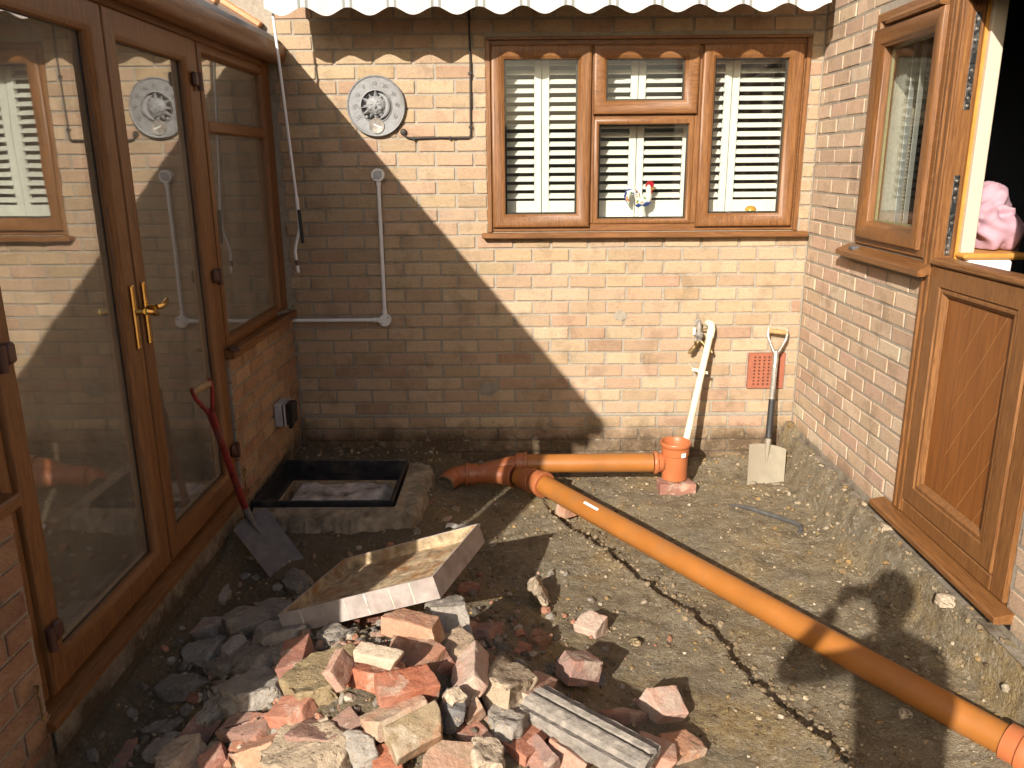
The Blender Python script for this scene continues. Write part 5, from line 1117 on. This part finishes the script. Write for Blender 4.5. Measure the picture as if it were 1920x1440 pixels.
def reg_heap(r):
    for _ in range(50):
        x, y = r.gauss(-2.35, .45), r.gauss(-2.45, .5)
        if -3.1 < x < -1.1: return x, y
    return -2.3, -2.4
def reg_edge(r):
    y = r.uniform(-3.6, -.7); x = float(np.interp(-y, [-p[1] for p in EDGE], [p[0] for p in EDGE])); return x+r.gauss(.06, .07), y
def reg_bank(r):
    if r.random() < .6: return -abs(r.gauss(0, .16))-.02, r.uniform(-3.5, -.03)
    return r.uniform(-3.1, -.02), -abs(r.gauss(0, .14))-.02
SOILT = [(.20, .15, .09), (.26, .20, .125), (.16, .12, .075), (.31, .245, .16), (.38, .31, .21), (.30, .20, .09)]
scatter('gravel', 9500, 1, reg_all, .0015, .014, MT['pebble'], 'crumbs of soil and pebbles over the dug ground', SOILT*3+[(.50, .43, .33)])
scatter('gravel', 1500, 3, reg_edge, .003, .022, MT['pebble'], 'crumbled clods along the edge of the pipe trench', SOILT[:4])
scatter('gravel', 1500, 4, reg_bank, .003, .022, MT['pebble'], 'crumbled soil at the foot of the house walls', SOILT+[(.42, .36, .27)])
scatter('rubble_bits', 2600, 2, reg_heap, .005, .036, MT['pebble'], 'small bits of broken brick and mortar between the rubble', [(.22, .20, .17), (.30, .27, .23), (.40, .20, .13), (.48, .40, .31), (.17, .14, .11), (.44, .29, .22)])

# ------------------------------------------------------------------ the photographer, whose shadow falls on the soil
pe = thing('person', (-1.58, -5.22, -.2), 'person in dark clothes holding up a phone at the edge of the pit', 'person')
me = bpy.data.meshes.new('body')
J = [(-1.640, -5.24, .74), (-1.640, -5.23, .98), (-1.645, -5.21, 1.16), (-1.650, -5.20, 1.25), (-1.655, -5.18, 1.34), (-1.805, -5.20, 1.235), (-2.030, -5.07, 1.09), (-1.800, -4.99, 1.33), (-1.485, -5.20, 1.235), (-1.430, -5.04, 1.05), (-1.620, -4.985, 1.33), (-1.740, -5.24, .66), (-1.750, -5.20, .26), (-1.750, -5.25, -.12), (-1.760, -5.12, -.165), (-1.560, -5.24, .66), (-1.540, -5.22, .26), (-1.530, -5.27, -.12), (-1.520, -5.14, -.165)]
RD = [.145, .135, .15, .12, .055, .062, .046, .030, .062, .046, .030, .092, .062, .045, .038, .092, .062, .045, .038]
ED = [(0, 1), (1, 2), (2, 3), (3, 4), (2, 5), (5, 6), (6, 7), (2, 8), (8, 9), (9, 10), (0, 11), (11, 12), (12, 13), (13, 14), (0, 15), (15, 16), (16, 17), (17, 18)]
me.from_pydata([V(p)-pe.location for p in J], ED, []); me.update()
bo = bpy.data.objects.new('body', me); COL.objects.link(bo); bo.parent = pe
sk_ = bo.modifiers.new('skin', 'SKIN'); 
for i, sv in enumerate(me.skin_vertices[0].data): sv.radius = (RD[i], RD[i]*(.8 if i < 3 else 1)); sv.use_root = (i == 0)
bo.modifiers.new('sub', 'SUBSURF').levels = 2; bo.modifiers['sub'].render_levels = 2; me.materials.append(MT['shirt'])
m = MB(); m.ball((-1.655, -5.17, 1.470), .076, .095, .115, 20, 14); m.ball((-1.655, -5.075, 1.460), .013, .02, .018); m.ball((-1.733, -5.175, 1.465), .012, .02, .03); m.ball((-1.577, -5.175, 1.465), .012, .02, .03); m.tube([(-1.655, -5.18, 1.295), (-1.656, -5.175, 1.405)], .052, 14); hd_ = m.build('head', 'skin', pe, True)
m = MB(); m.ball((-1.655, -5.19, 1.500), .083, .095, .105, 20, 14); m.build('hair', 'hair', hd_, True)
m = MB()
for s_ in (-1, 1): m.ball((-1.655+s_*.028, -5.082, 1.475), .010, .006, .007)
m.tube([(-1.675, -5.080, 1.415), (-1.655, -5.076, 1.413), (-1.635, -5.080, 1.415)], .005, 8); m.build('face', 'hair', hd_, True)
for s_, c in ((-1, V(-1.785, -4.985, 1.37)), (1, V(-1.625, -4.98, 1.37))):
    m = MB(); m.ball(c, .022, .016, .045, 14, 10)
    for k in range(4): b_ = c+V(-s_*.004, .012, .034-k*.020); m.tube([b_, b_+V(-s_*.035, .016, .004), b_+V(-s_*.055, .004, .004)], [.0085, .008, .006], 8)
    m.tube([c+V(0, -.01, -.02), c+V(-s_*.03, -.022, .0), c+V(-s_*.05, -.02, .015)], [.011, .010, .007], 8); m.build('hand', 'skin', pe, True)
ph = MB(); ph.box(-1.778, -1.632, -4.968, -4.960, 1.345, 1.415, .003); tag(ph.build('phone', 'black'), 'black phone held up sideways by the photographer', 'phone')
